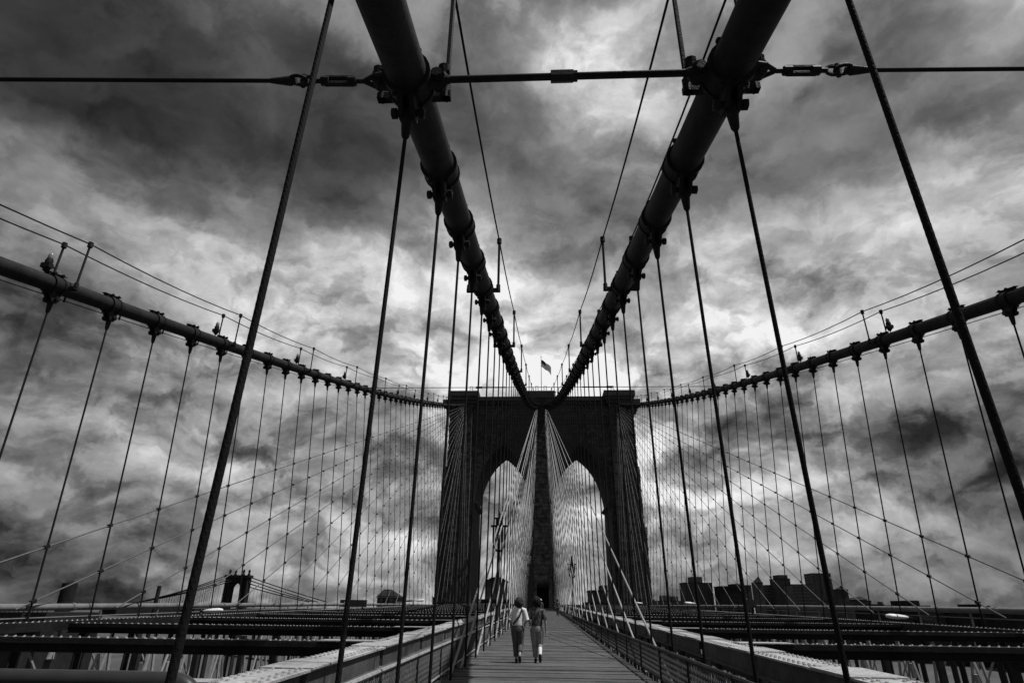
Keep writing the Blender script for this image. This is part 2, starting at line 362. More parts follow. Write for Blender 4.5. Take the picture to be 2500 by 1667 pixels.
p.box(-1.75, -DX, YT-1.3, YT+.2, ZW, DZ+.5); p.box(DX, 1.75, YT-1.3, YT+.2, ZW, DZ+.5); p.build('buttress', 'stone', TW)
p = MB(); p.box(-DX, DX, YT+1.05, YT+1.2, 1.2, DZ); p.build('door', 'bldg3', TW)
p = MB()
for z0, z1, a, yo in ((40.4, 41.4, 1.9, 1.0), (41.4, 42.1, 2.5, 1.4), (42.1, 43.6, 2.95, 1.9)): p.box(-a, a, YT-yo, YB+yo, z0, z1)
p.build('centre_cornice', 'stonedark', TW)
# coursed granite facing on the front: joints left open between blocks
def archx(z):
    if z < 21: return 2.1, 13.7
    L = [(x, h) for x, h in AC if h > -39]; o = L[:len(L)//2+1]; i = L[len(L)//2:]
    if z >= 32.4: return None
    def it(c):
        for (xa, za), (xb, zb) in zip(c[:-1], c[1:]):
            if min(za, zb) <= z <= max(za, zb) and za != zb: return xa+(xb-xa)*(z-za)/(zb-za)
        return 7.9
    return it(i)-0, it(o)
fc = MB(); z = -3.0; rnd = random.Random(3); row = 0
while z < 40.8:
    hgt = rnd.choice((.62, .7, .8)); yo = .9 if z < 3 else .55 if z < 16 else .25 if z < 27.5 else 0
    xo = 20.6 if z < 3 else 20.15 if z < 16 else 19.75 if z < 27.5 else 19.4
    spans = []
    ar = [archx(z), archx(z+hgt)]
    for s in (-1, 1):
        if ar[0] is None and ar[1] is None: spans += [(s, 1.7, 14.5, 0), (s, 18.2, xo, yo)]
        else:
            lo = min(a[0] for a in ar if a)-(1.5 if z > 21 else 0); hi = max(a[1] for a in ar if a)+(1.5 if z > 21 else 0)
            if lo > 1.9: spans.append((s, 1.7, lo, 0))
            if hi < 14.3: spans += [(s, hi, 14.4, yo)]
            spans += [(s, 18.6, xo, yo)]
        by, b0, b1 = (1.7, 14.4, 18.6) if z < 16 else (1.25, 14.5, 18.3) if z < 30 else (.85, 14.6, 18.0)
        spans.append((s, b0, b1, by))
    cw, cyo = (1.75, 1.3) if z < 14 else (1.6, 1.0) if z < 29 else (1.45, .7)
    if z > DZ+.5: spans.append((1, -cw, cw, cyo))
    for s, a, b, y in spans:
        x = a-(.7 if row % 2 else 0)
        while x < b:
            L = rnd.uniform(1.0, 1.9); x0, x1 = max(x, a)+.03, min(x+L, b)-.03
            if x+L >= b and b > 19: x1 += rnd.uniform(.03, .16)
            if x1-x0 > .12: fc.box(*sorted((s*x0, s*x1)), YT-y-rnd.uniform(.05, .13), YT-y+.02, z+.03, z+hgt-.02)
            x += L
    z += hgt; row += 1
fc.build('facing_stones', 'stone', TW, kind='stuff')
# ladders and rail on the roof
for x in (-14.9, -.9, .9, 15.1):
    q = MB()
    for dx in (-.3, .3): q.tube([(x+dx, YT-1.5, 43.4), (x+dx, YT-1.5, 44.7)], .05, 5)
    q.tube([(x-.3, YT-1.5, 44.7), (x+.3, YT-1.5, 44.7)], .05, 5); q.tube([(x-.3, YT-1.5, 44.1), (x+.3, YT-1.5, 44.1)], .04, 5); q.build('roof_ladder', 'band', TW)
# flag
FL = thing('flag', (0.1, YT+3, 43.5), 'striped flag with dark canton flying from the pole on top of the tower', 'flag')
q = MB(); q.tube([(.1, YT+3, 43.5), (.1, YT+3, 53.3)], [.09, .05], 8); q.tube([(.1, YT+3, 53.3), (.1, YT+3, 53.5)], .1, 8); q.build('flag_pole', 'rail', FL)
q = MB(); NU, NV = 20, 13
def fp(u, v): return (.15+2.15*u, YT+3+.22*math.sin(6*u+1.2*v)*u, 52.6-1.75*v-1.75*u*u*.55-.9*u+.10*math.sin(9*u+v))
for i in range(NU):
    for j in range(NV):
        mi = 2 if (i < NU*.42 and j < 7) else (1 if j % 2 == 0 else 0)
        if mi == 2 and (i+j) % 3 == 0 and i % 2: mi = 2
        q.add([fp(i/NU, j/NV), fp((i+1)/NU, j/NV), fp((i+1)/NU, (j+1)/NV), fp(i/NU, (j+1)/NV)], [(0, 1, 2, 3)], mi)
q.build('flag_cloth', ['flagw', 'flagd', 'flagb'], FL)

# ------------------------------------------------------------------ main cables
def band_mesh(r, heavy):
    b = MB(); n = 20
    def ring(y0, y1, ra, rb):
        vs = []
        for y in (y0, y1):
            for rr in (ra, rb):
                vs += [(rr*math.cos(2*math.pi*k/n), y, rr*math.sin(2*math.pi*k/n)) for k in range(n)]
        fs = []
        for k in range(n):
            j = (k+1) % n
            fs += [(n+k, n+j, 3*n+j, 3*n+k), (k, n+k, n+j, j)[::-1], (2*n+k, 3*n+k, 3*n+j, 2*n+j)]
        b.add(vs, fs)
    ring(-.17, .17, r*.98, r*1.13); ring(-.20, -.13, r*.98, r*1.2); ring(.13, .20, r*.98, r*1.2)
    b.box(-.05, .05, -.26, .26, r*1.05, r*1.42)                                   # top flange
    b.add([(-.07,-.4,r*1.42),(.07,-.4,r*1.42),(.07,.4,r*1.42),(-.07,.4,r*1.42),(-.03,-.2,r*1.1),(.03,-.2,r*1.1),(.03,.2,r*1.1),(-.03,.2,r*1.1)], [(0,1,2,3),(4,7,6,5),(0,4,5,1),(1,5,6,2),(2,6,7,3),(3,7,4,0)])
    for y in (-.14, .14):
        b.tube([(-.17, y, r*1.28), (.17, y, r*1.28)], .026, 6)                     # bolts through the flange
        for x in (-.13, .13): b.tube([(x-.025, y, r*1.28), (x+.025, y, r*1.28)], .05, 6)
    for x in (-.07, .07):                                                       # lugs under the band
        b.add([(x-.03,-.22,-r*.9),(x+.03,-.22,-r*.9),(x+.03,.22,-r*.9),(x-.03,.22,-r*.9),(x-.03,-.09,-r-.30),(x+.03,-.09,-r-.30),(x+.03,.09,-r-.30),(x-.03,.09,-r-.30)],
              [(0,1,2,3),(4,7,6,5),(0,4,5,1),(1,5,6,2),(2,6,7,3),(3,7,4,0)])
    b.tube([(-.21, 0, -r-.20), (.21, 0, -r-.20)], .045, 8)
    for x in (-.17, .17): b.tube([(x-.03, 0, -r-.20), (x+.03, 0, -r-.20)], .075, 6)
    for y in (-.15, .15): b.tube([(-.16, y, -r*1.12), (.16, y, -r*1.12)], .028, 6)
    if heavy:
        for sx_ in (-1, 1):
            b.tube([(sx_*(r*.9), 0, 0), (sx_*(r+.14), 0, 0)], [.13, .07], 10); b.tube([(sx_*(r+.14), -.10, 0), (sx_*(r+.14), .10, 0)], .075, 10)
            b.tube([(sx_*(r*.8), .1, .1), (sx_*(r+.24), .1, .17)], .055, 8); b.tube([(sx_*(r+.17), .1, .1), (sx_*(r+.17), .1, .26)], .075, 8)
    return b
def socket_mesh():
    b = MB(); b.loft([(0, 0, -.40, .035, .035), (0, 0, -.36, .052, .052), (0, 0, -.05, .085, .075), (0, 0, .08, .06, .06), (0, 0, .16, .045, .05)], 10); return b.mesh('socket', 'band', smooth=True)
SOCK = socket_mesh()
BIG = {}
for r, h in ((.25, 0), (.25, 1), (.225, 0)): BIG[(r, h)] = band_mesh(r, h).mesh('cable_band', 'band', smooth=True)
CABLES = {}
def main_cable(s, inner, k0y, kmin, post0, wordy):
    r = .25 if inner else .225; lat = ilat if inner else olat
    P = lambda Y: np.array((s*lat(Y), Y, cabz(Y)))
    c = thing('main_cable', P(0), 'thick dark wrapped main cable, %s, climbing to the tower top' % wordy, 'cable', 'main suspension cables')
    ys = list(np.linspace(-16, YT+1.5, 90))
    b = MB(); b.tube([P(y) for y in ys], r, 24); b.build('cable_body', 'cable', c, smooth=True)
    k = kmin
    while k0y+k*SP < YT-3.0:
        Y = k0y+k*SP; d = nrm(P(Y+.5)-P(Y-.5)); hv = 1 if inner and k == 0 else 0
        x = np.array((1., 0, 0)); x = nrm(x-(x@d)*d); zv = np.cross(x, d)
        mt = Matrix(((x[0], d[0], zv[0], 0), (x[1], d[1], zv[1], 0), (x[2], d[2], zv[2], 0), (0, 0, 0, 1)))
        link('cable_band', BIG[(r, hv)], c, P(Y), mat=mt)
        k += 1
    # hand ropes on posts
    hp = 1.62 if inner else 1.42
    kk = post0-8; ends = {-1: [], 1: []}
    while k0y+kk*SP < YT-2:
        Y = k0y+kk*SP+.3
        for e in (-1, 1):
            base = P(Y)+np.array((e*(r+.17), 0, .02)); top = base+np.array((0, 0, hp+(.35 if inner and kk == 0 else 0))); ends[e].append(top)
            if Y > 0:
                q = MB(); q.tube([base-np.array((0, 0, .08)), top], .035 if inner else .032, 6); q.tube([top-np.array((0, 0, .1)), top+np.array((0, 0, .06))], .07, 8)
                q.bar(base-np.array((e*.2, 0, .05)), base+np.array((e*.06, 0, -.05)), .1, .1); q.tube([base-np.array((0, 0, .1)), base+np.array((0, 0, .12))], .06, 8)
                q.build('rope_post', 'band', c)
        kk += 4
    for e in (-1, 1):
        q = MB(); pts = []
        for a, b_ in zip(ends[e][:-1], ends[e][1:]):
            for t_ in np.linspace(0, 1, 7)[:-1]: pts.append(a+(b_-a)*t_-np.array((0, 0, .12*4*t_*(1-t_))))
        q.tube(pts+[ends[e][-1]], .02, 6); q.build('hand_rope', 'rope', c)
    if not inner:
        q = MB(); q.tube([P(y)-np.array((0, 0, r+.13)) for y in ys], .014, 5); 
        for y in np.arange(3, 110, SP/1.0): q.bar(P(y)-np.array((0, 0, r-.02)), P(y)-np.array((0, 0, r+.17)), .035)
        q.build('service_wire', 'rope', c)
        # lamps on the cable
        kk = post0; i = 1
        while k0y+kk*SP < 96:
            Y = k0y+kk*SP+.3; b0 = P(Y)+np.array((s*(r+.17)*1.0, -.28, .5))
            L = thing('cable_lamp', b0-np.array((0, 0, .45)), '%s small lamp from the camera on the %s outer main cable' % (nth(i), 'left' if s < 0 else 'right'), 'lamp', 'lamps strung along the outer cables')
            q = MB(); q.loft([tuple(b0+np.array((0, 0, z)))+(a, a) for z, a in ((-.12, .05), (-.06, .09), (.22, .10), (.3, .075))], 10); q.box(b0[0]-.13, b0[0]+.13, b0[1]-.10, b0[1]+.05, b0[2]-.02, b0[2]+.12); q.build('housing', 'band', L, smooth=True)
            q = MB(); q.loft([tuple(b0+np.array((0, 0, z)))+(a, a) for z, a in ((.3, .07), (.38, .075), (.45, .055), (.49, .02))], 10); q.build('globe', 'lampglass', L, smooth=True)
            q = MB(); q.tube([b0-np.array((0, 0, .5)), b0], .02, 6); q.bar(b0+np.array((0, 0, .12)), b0+np.array((0, .28, .12)), .04); q.build('stem', 'band', L)
            kk += 4; i += 1
    return c
main_cable(-1, True, 5.4544, -3, 0, 'left one of the inner pair')
main_cable(1, True, 5.4544, -3, 0, 'right one of the inner pair')
main_cable(-1, False, 13.9076, -5, 0, 'outermost on the left')
main_cable(1, False, 16.7064, -6, 3, 'outermost on the right')

# ------------------------------------------------------------------ suspender ropes
def suspender(s, inner, k, Y, i):
    r = .25 if inner else .225; lat = ilat if inner else olat
    d = nrm(np.array((0, 1., .228+.001*Y)))
    top = np.array((s*lat(Y), Y, cabz(Y)))+np.array((0, d[2], -d[1]))*(r+.20)
    bot = np.array((s*(2.17 if (s < 0 and k < 0) else 2.08 if k < 0 else 2.03), Y, deckz(Y)-.35)) if inner else np.array((s*13.42, Y, deckz(Y)+.7))
    if inner and k < 0: top[0] += s*.06
    side = 'left' if s < 0 else 'right'; w = 'inner' if inner else 'outer'
    t_ = thing('suspender_rope', bot, '%s suspender rope from the camera hanging from the %s %s main cable' % (nth(i), side, w), 'rope', 'suspender ropes of the %s %s cable' % (side, w))
    ax = nrm(bot-top); a = top+ax*.36; q = MB()
    rad = .0235 if inner else .025
    if inner and Y < 9:
        n = int(np.linalg.norm(bot-a)/.03); q.tube([a+(bot-a)*j/n for j in range(n+1)], rad*1.0, 18, twist=-2*math.pi/11, lobes=6, lob=.025); q.build('rope', 'rope', t_)
    else: q.tube([a, bot], rad, 8); q.build('rope', 'rope', t_, smooth=True)
    x = np.array((1., 0, 0)); z_ = -ax; x = nrm(x-(x@z_)*z_); y_ = np.cross(z_, x)
    link('socket', SOCK, t_, top, mat=Matrix(((x[0], y_[0], z_[0], 0), (x[1], y_[1], z_[1], 0), (x[2], y_[2], z_[2], 0), (0, 0, 0, 1))))
    return top, bot
SUS = {}
for s in (-1, 1):
    for inner in (True, False):
        y0 = 5.4544 if inner else (13.9076 if s < 0 else 16.7064)
        k = -1 if inner else 0; i = 1; L = []
        if not inner and s < 0: k = 0
        while y0+k*SP < YT-3.5:
            L.append((y0+k*SP,)+suspender(s, inner, k, y0+k*SP, i)); k += 1; i += 1
        SUS[(s, inner)] = L

# ------------------------------------------------------------------ diagonal stays
def stays(s, inner, y0, dy, first=()):
    lat = .85 if inner else 16.0; side = 'left' if s < 0 else 'right'; w = 'inner' if inner else 'outer'
    YL = list(first)+list(np.arange(y0, YT-5, dy))
    for i, Y in enumerate(YL, 1):
        top = np.array((s*(lat+(.10 if inner else -.3)*((i % 3)-1)), YT-.9 if inner else YT-1.0, 40.7-.12*i))
        bot = np.array((s*2.12, Y, deckz(Y)-.2)) if inner else np.array((s*13.42, Y, deckz(Y)+1.0))
        t_ = thing('stay_rope', bot, '%s slanting stay rope from the camera in the %s %s fan' % (nth(i), side, w), 'rope', 'stay ropes of the %s %s fan' % (side, w))
        q = MB(); q.tube([bot, top], .027 if inner else .021, 6); q.build('rope', 'stay' if inner else 'staydark', t_, smooth=True)
        cl = MB(); n = 0
        for Ys, tp, bt in SUS[(s, inner)]:
            if Ys <= Y+.4 or Ys > YT-12: continue
            u = (Ys-Y)/(top[1]-Y); p = bot+(top-bot)*u
            if p[2] > tp[2]-.6: continue
            v_ = (tp[2]-p[2])/(tp[2]-bt[2]); sp_ = tp+(bt-tp)*v_
            c_ = (p+sp_)/2; dd = nrm(top-bot)
            b = MB(); e = .02 if inner else .045; c_ = p; b.obox(c_, np.array((e, 0, 0)), dd*e*1.7, np.cross(nrm(np.array((1, 0, 0))-dd[0]*dd), dd)*e)
            if Ys < 40 and not inner: b.build('clamp', 'band', t_)
            else: cl.add(b.v, b.f); n += 1
        if n: cl.build('clamps', 'band', t_, kind='stuff')
stays(-1, False, 11.85, 3.85); stays(1, False, 16.3, 3.85)
stays(-1, True, 17.6, 3.6, (12.3, 14.0)); stays(1, True, 12.8, 3.5)

# ------------------------------------------------------------------ cross bracing between the cables
Y0 = 5.4544; z0 = cabz(Y0)
A = np.array((-ilat(Y0)+.36, Y0, z0)); B = np.array((ilat(Y0)-.36, Y0, z0))
t_ = thing('brace_rod', A, 'straight iron rod with centre sleeve joining the two inner cables overhead', 'rod')
q = MB(); q.tube([A, B], .046, 12); q.build('rod', 'band', t_, smooth=True)
q = MB(); mid = (A+B)/2+np.array((-.05, 0, 0)); q.tube([mid-np.array((.15, 0, 0)), mid+np.array((.13, 0, 0))], .08, 6); q.tube([mid+np.array((.13, 0, 0)), mid+np.array((.18, 0, 0))], .07, 10); q.build('sleeve', 'band', t_)
for P_, e in ((A, -1), (B, 1)):
    q = MB(); q.loft([(P_[0], Y0, z0+z, .11, .06) for z in (-.1, .1)], 12); q.tube([P_+np.array((0, -.14, 0)), P_+np.array((0, .14, 0))], .07, 8); q.tube([P_-np.array((e*.16, 0, 0)), P_-np.array((e*.02, 0, 0))], [.05, .09], 10); q.build('eye_end', 'band', t_)
for s, Ye in ((-1, 4.87), (1, 5.8)):
    E0 = np.array((s*(ilat(Y0)+.30), Y0, z0)); E1 = np.array((s*olat(Ye), Ye, cabz(Ye))); d = nrm(E1-E0); side = 'left' if s < 0 else 'right'
    t_ = thing('brace_rope', E0, 'taut bracing rope with turnbuckle running out to the %s from the inner cable' % side, 'rope')
    q = MB(); q.tube([E0+d*1.3, E1], .027, 10); q.build('rope', 'rope', t_, smooth=True)
    up = nrm(np.array((0, 0, 1))-d[2]*d); sd = np.cross(d, up)
    q = MB()
    for e in (-1, 1): q.tube([E0+sd*e*.11-d*.08, E0+d*.12+sd*e*.09, E0+d*.26+sd*e*.01], [.045, .035, .03], 8)
    q.tube([E0+d*.24, E0+d*.40], .03, 8); q.build('yoke', 'band', t_, smooth=True)
    q = MB()
    for e in (-1, 1): q.bar(E0+d*.40+up*e*.05, E0+d*.76+up*e*.05, .06, .03, up=up)
    for a in (.40, .74): q.tube([E0+d*(a-.03), E0+d*(a+.07)], .06, 8)
    q.tube([E0+d*.76, E0+d*.90], .03, 8); q.build('turnbuckle', 'band', t_)
    q = MB()
    ring = [E0+d*(.97+.085*math.cos(a))+up*.07*math.sin(a) for a in np.linspace(0, 2*math.pi, 15)]
    q.tube(ring, .024, 6, caps=False); ring = [E0+d*(1.10+.10*math.cos(a))+sd*.07*math.sin(a)+up*.015 for a in np.linspace(0, 2*math.pi, 15)]
    q.tube(ring, .024, 6, caps=False); q.tube([E0+d*1.03-up*.09, E0+d*1.03+up*.09], .035, 8); q.build('shackle', 'band', t_)
    q = MB(); q.tube([E0+d*1.12, E0+d*1.19, E0+d*1.45], [.04, .065, .03], 10); q.build('rope_socket', 'band', t_, smooth=True)
Y2 = 44.6
t_ = thing('brace_rod', (-olat(Y2), Y2, cabz(Y2)), 'thin far cross tie spanning all four cables in front of the tower top', 'rod')
za = cabz(Y2)
q = MB(); q.tube([(-olat(Y2), Y2, za), (olat(Y2), Y2, za)], .028, 6); q.build('rod', 'band', t_)
q = MB()
for s in (-1, 1):
    q.tube([(s*3.0, Y2, za), (s*5.0, Y2, za)], .055, 6); q.tube([(s*4.9, Y2, za), (s*5.4, Y2, za)], .09, 6)
q.build('turnbuckles', 'band', t_)
t_ = thing('brace_rod', (-7, YT-4, cabz(YT-4)), 'slim horizontal tie at the level of the cable ends on the tower', 'rod')
q = MB(); q.tube([(-7, YT-3, 40.55), (7, YT-3, 40.55)], .05, 6); q.build('rod', 'band', t_)

# ------------------------------------------------------------------ promenade planks
DK = link('promenade', None, None, (0, 0, 0), kind='structure')
PW = .27
XL, XR = -2.28, 1.72
pm = MB(); pm.add([(XL,0,-.09),(XR,0,-.09),(XR,PW-.018,-.09),(XL,PW-.018,-.09),(XL,.004,-.006),(XR,.004,-.006),(XR,PW-.022,-.006),(XL,PW-.022,-.006),(XL+.004,.01,0),(XR-.004,.01,0),(XR-.004,PW-.028,0),(XL+.004,PW-.028,0)],
   [(0,3,2,1),(0,1,5,4),(1,2,6,5),(2,3,7,6),(3,0,4,7),(4,5,9,8),(5,6,10,9),(6,7,11,10),(7,4,8,11),(8,9,10,11)])
PME = pm.mesh('plank', 'plank')
Y = 6.0; rnd = random.Random(11)
for i in range(300):
    dz = rnd.uniform(-.006, .006); dx = rnd.uniform(-.03, .03)
    link('plank', PME, DK, (dx, Y, deckz(Y)+dz)); Y += PW
g = MB()
def plank(g, x0, x1, y0, y1, z): g.box(x0, x1, y0, y1, z-.09, z)
while Y < YT-1.3:
    plank(g, XL, XR, Y, Y+PW-.02, deckz(Y)+rnd.uniform(-.006, .006)); Y += PW
Y = -6
while Y < 6: plank(g, XL, XR, Y, Y+PW-.02, deckz(Y)); Y += PW
g.build('planks', 'plank', DK, kind='stuff')
g = MB()
for x in (-2.1, -1.0, .2, 1.5):
    g.add([(x-.1,-6,deckz(-6)-.5),(x+.1,-6,deckz(-6)-.5),(x+.1,YT,deckz(YT)-.5),(x-.1,YT,deckz(YT)-.5),(x-.1,-6,deckz(-6)-.1),(x+.1,-6,deckz(-6)-.1),(x+.1,YT,deckz(YT)-.1),(x-.1,YT,deckz(YT)-.1)], [(0,3,2,1),(4,5,6,7),(0,1,5,4),(1,2,6,5),(2,3,7,6),(3,0,4,7)])
g.build('stringers', 'wood', DK)

# ------------------------------------------------------------------ promenade fences
def fence(s, X, label):
    rm = 'rail' if s < 0 else 'steel'  # right rails take the dark paint: backlit shade put into their colour
    t_ = thing('walkway_fence', (X, 3, deckz(3)), label, 'fence')
    top = lambda Y: .66+.0075*Y
    y1 = 118 if s < 0 else 118
    q = MB(); q.tube([(X, y, top(y)) for y in np.linspace(2, y1, 30)], .028, 6); q.build('top_rail', rm, t_)
    q = MB(); q.tube([(X, y, deckz(y)+.07) for y in np.linspace(2, y1, 30)], .024, 6); q.build('bottom_rail', rm, t_)
    Y = 3.2
    while Y < y1:
        q = MB(); q.tube([(X, Y, deckz(Y)-.3), (X, Y, top(Y)+.02)], .03, 6); q.build('fence_post', 'steel', t_); Y += SP
    q = MB(); Y = 4.0; st = .085
    while Y < 46:
        h_ = top(Y)-deckz(Y)-.09; z0_ = deckz(Y)+.08
        for e in (-1, 1):
            q.tube([(X, Y, z0_), (X+.004*e, Y+e*h_*.55, z0_+h_)], .0065, 3, caps=False)
        Y += st if Y < 26 else st*1.6
    while Y < y1:
        h_ = top(Y)-deckz(Y)-.09; z0_ = deckz(Y)+.08
        for e in (-1, 1): q.tube([(X, Y, z0_), (X, Y+e*h_*.55, z0_+h_)], .009, 3, caps=False)
        Y += .3
    q.build('wire_mesh', 'mesh', t_, kind='stuff')
fence(-1, -2.24, 'low wire mesh fence along the sunlit left edge of the walkway')
fence(1, 1.78, 'low wire mesh fence in shade along the right edge of the walkway')

# ------------------------------------------------------------------ trusses beside the walkway
def rivet(b, x, y, z, r=.028):
    n = 6; vs = [(x+r*math.cos(2*math.pi*k/n), y+r*math.sin(2*math.pi*k/n), z) for k in range(n)]+[(x+r*.6*math.cos(2*math.pi*k/n), y+r*.6*math.sin(2*math.pi*k/n), z+r*.62) for k in range(n)]+[(x, y, z+r*.75)]
    b.add(vs, [(k, (k+1) % n, n+(k+1) % n, n+k) for k in range(n)]+[(n+k, n+(k+1) % n, 2*n) for k in range(n)])
def strip(b, x0, x1, ya, yb, zf, t0, t1, n=1):
    for i in range(n):
        y0, y1 = ya+(yb-ya)*i/n, ya+(yb-ya)*(i+1)/n; xa, xb = sorted((x0, x1))
        b.add([(xa,y0,zf(y0)+t0),(xb,y0,zf(y0)+t0),(xb,y1,zf(y1)+t0),(xa,y1,zf(y1)+t0),(xa,y0,zf(y0)+t1),(xb,y0,zf(y0)+t1),(xb,y1,zf(y1)+t1),(xa,y1,zf(y1)+t1)],
              [(0,3,2,1),(4,5,6,7),(0,1,5,4),(1,2,6,5),(2,3,7,6),(3,0,4,7)])
BY = {-1: [11.75+5.85*k for k in range(-1, 19)], 1: [12.75+6.5*k for k in range(-1, 17)]}
for s in (-1, 1):
    side = 'left' if s < 0 else 'right'
    t_ = thing('walkway_truss', (s*3.15, 6, deckz(6)-4.5), 'riveted steel truss with pale top chord along the %s side of the walkway' % side, 'truss')
    ch = None
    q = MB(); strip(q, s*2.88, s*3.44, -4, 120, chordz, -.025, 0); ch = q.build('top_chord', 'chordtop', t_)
    y = -3
    while y < 118:
        q = MB(); strip(q, s*2.86, s*3.46, y, y+1.05, chordz, -.005, .016); q.build('cover_plate', 'chordtop', ch); y += SP*1.5
    q = MB(); y = 3.6
    while y < 60:
        for x in (2.94, 3.03, 3.29, 3.38): rivet(q, s*x, y+(.08 if x in (3.03, 3.29) else 0), chordz(y)+.0)
        y += .17 if y < 34 else .34
    q.build('rivets', 'chordtop', ch, kind='stuff')
    y = -3.0; i = 0
    while y < 116:                                          # inner web plates with open slots between
        q = MB(); strip(q, s*2.915, s*2.945, y, y+SP*1.5-.22, chordz, -.27, -.025); q.build('web_plate', 'web', t_); y += SP*1.5
    q = MB(); strip(q, s*3.36, s*3.39, -4, 120, chordz, -.27, -.025); strip(q, s*2.80, s*2.95, -4, 120, chordz, -.295, -.27); strip(q, s*3.34, s*3.46, -4, 120, chordz, -.295, -.27); q.build('chord_angles', 'web', t_)
    q = MB(); strip(q, s*2.95, s*3.38, -4, 120, lambda y: deckz(y)-4.4, -.3, 0); q.build('bottom_chord', 'steel', t_)
    y = 4.0; i = 0
    while y < 100:
        q = MB(); z1, z2 = deckz(y)-4.4, chordz(y)-.3
        for x in (2.98, 3.32): q.bar((s*x, y, z1), (s*x, y, z2), .07, .2, up=(0, 1, 0))
        q.build('post', 'steel', t_)
        if y < 60:
            q = MB(); q.bar((s*3.15, y, z2), (s*3.15, y+SP*1.5, z1), .05, .09); q.build('diagonal', 'stay', t_)
        y += SP*1.5

# ------------------------------------------------------------------ cross beams over the roadways
def beam_mesh(n_riv):
    b = MB(); L0, L1 = 3.40, 13.30
    b.box(L0, L1, -.17, .17, -.02, 0); b.box(L0, L1, -.175, -.15, -.095, -.02); b.box(L0, L1, .15, .175, -.095, -.02)
    b.box(L0, L1, -.02, .02, -.225, -.02); b.box(L0, L1, -.08, .08, -.245, -.225)
    return b
bm_ = {}
for s in (-1, 1):
    b = beam_mesh(0); b.v = [(s*x, y, z) for x, y, z in b.v]; bm_[s] = b.mesh('beam_body', 'steel')
    b = MB(); x = 3.6
    while x < 13.2: rivet(b, s*x, -.12, 0, .024); rivet(b, s*x, .12, 0, .024); x += .175
    bm_[(s, 'r')] = b.mesh('rivets', 'chordtop')
for s in (-1, 1):
    side = 'left' if s < 0 else 'right'
    for i, y in enumerate(BY[s]):
        t_ = thing('cross_beam', (0, y, chordz(y)+.012), '%s riveted cross beam from the camera above the %s roadway' % (nth(i+1), side), 'beam', 'cross beams above the %s roadway' % side)
        link('beam_body', bm_[s], t_); rv = link('rivets', bm_[(s, 'r')], t_, kind='stuff')
        q = MB(); q.box(*sorted((s*3.3, s*4.3)), y-.24, y+.24, chordz(y)+.012, chordz(y)+.03); q.build('gusset_plate', 'chordtop', t_)

# ------------------------------------------------------------------ outer and middle trusses
for s in (-1, 1):
    side = 'left' if s < 0 else 'right'
    t_ = thing('roadside_truss', (s*13.4, 6, deckz(6)-4.6), 'dark outer truss with lattice webs on the far %s edge of the bridge' % side, 'truss')
    zf = lambda y: deckz(y)+.70
    q = MB(); strip(q, s*13.22, s*13.62, -2, 120, zf, -.22, 0); q.build('top_chord', 'steel', t_)
    q = MB(); y = 8
    while y < 60:
        for x in (13.28, 13.56): rivet(q, s*x, y, zf(y), .028)
        y += .2
    q.build('rivets', 'chordtop', t_, kind='stuff')
    q = MB(); strip(q, s*13.2, s*13.62, -2, 120, lambda y: deckz(y)-4.5, -.35, 0); q.build('bottom_chord', 'steel', t_)
    y = 9.4
    while y < 112:
        q = MB(); z1, z2 = deckz(y)-4.5, zf(y)-.22
        for dx in (-.13, .13): q.bar((s*(13.42+dx), y, z1), (s*(13.42+dx), y, z2), .05, .26, up=(0, 1, 0))
        q.build('post', 'steel', t_)
        if y < 70:
            q = MB(); q.bar((s*13.42, y+.2, z1), (s*13.42, y+SP*.5+.05, z2), .05, .11); q.bar((s*13.42, y+SP-.2, z1), (s*13.42, y+SP*.5-.05, z2), .05, .11); q.build('brace', 'rail', t_)
            q = MB(); q.bar((s*13.55, y, z2), (s*13.55, y+SP*2, z1), .04, .05); q.build('diagonal', 'stay', t_)
        y += SP
    t_ = thing('roadside_truss', (s*8.3, 6, deckz(6)-4.6), 'low middle truss with rod webs between the lanes on the %s' % side, 'truss')
    q = MB(); strip(q, s*8.15, s*8.45, 4, 90, lambda y: deckz(y)-1.35, -.2, 0); q.build('top_chord', 'steel', t_)
    y = 6.0
    while y < 60:
        z1, z2 = deckz(y)-4.5, chordz(y)-.24
        q = MB(); q.bar((s*8.3, y, z1), (s*8.3, y, z2), .12, .12); q.build('post', 'steel', t_)
        q = MB(); q.tube([(s*8.3, y, z1+1.5), (s*8.3, y+SP*.5, z2)], .03, 5); q.tube([(s*8.3, y+SP, z1+1.5), (s*8.3, y+SP*.5, z2)], .03, 5); q.tube([(s*8.3, y+SP*.5, z2-.6), (s*8.3, y+SP*.5, z2-.3)], .055, 6); q.build('tie_rod', 'rail', t_)
        y += SP
    # conduit pipe on the outer truss
    off = 0 if s < 0 else .17
    pz = lambda y: 1.10+.0125*y-.00007*y*y+off-.0
    t_ = thing('conduit_pipe', (s*13.6, 4, 1), 'long pale conduit pipe carried along the %s outer truss' % side, 'pipe')
    q = MB(); q.tube([(s*13.6, y, pz(y)) for y in np.linspace(2, 119, 40)], .088, 12); q.build('pipe', 'pipe', t_, smooth=True)
    y = 12.1
    while y < 80:
        q = MB(); q.tube([(s*13.6, y-.05, pz(y-.05)), (s*13.6, y+.05, pz(y+.05))], .104, 12); q.build('coupling', 'pipe', t_)
        q = MB(); q.bar((s*13.58, y+1.2, pz(y)-.09), (s*13.58, y+1.2, zf(y)-.05), .05, .05); q.build('bracket', 'pipe', t_); y += 2.9
    q = MB(); q.tube([(s*13.5, y, pz(y)-.2-.004*max(0, 30-y)) for y in np.linspace(2, 119, 40)], .022, 6); q.build('lower_wire', 'pipe', t_)

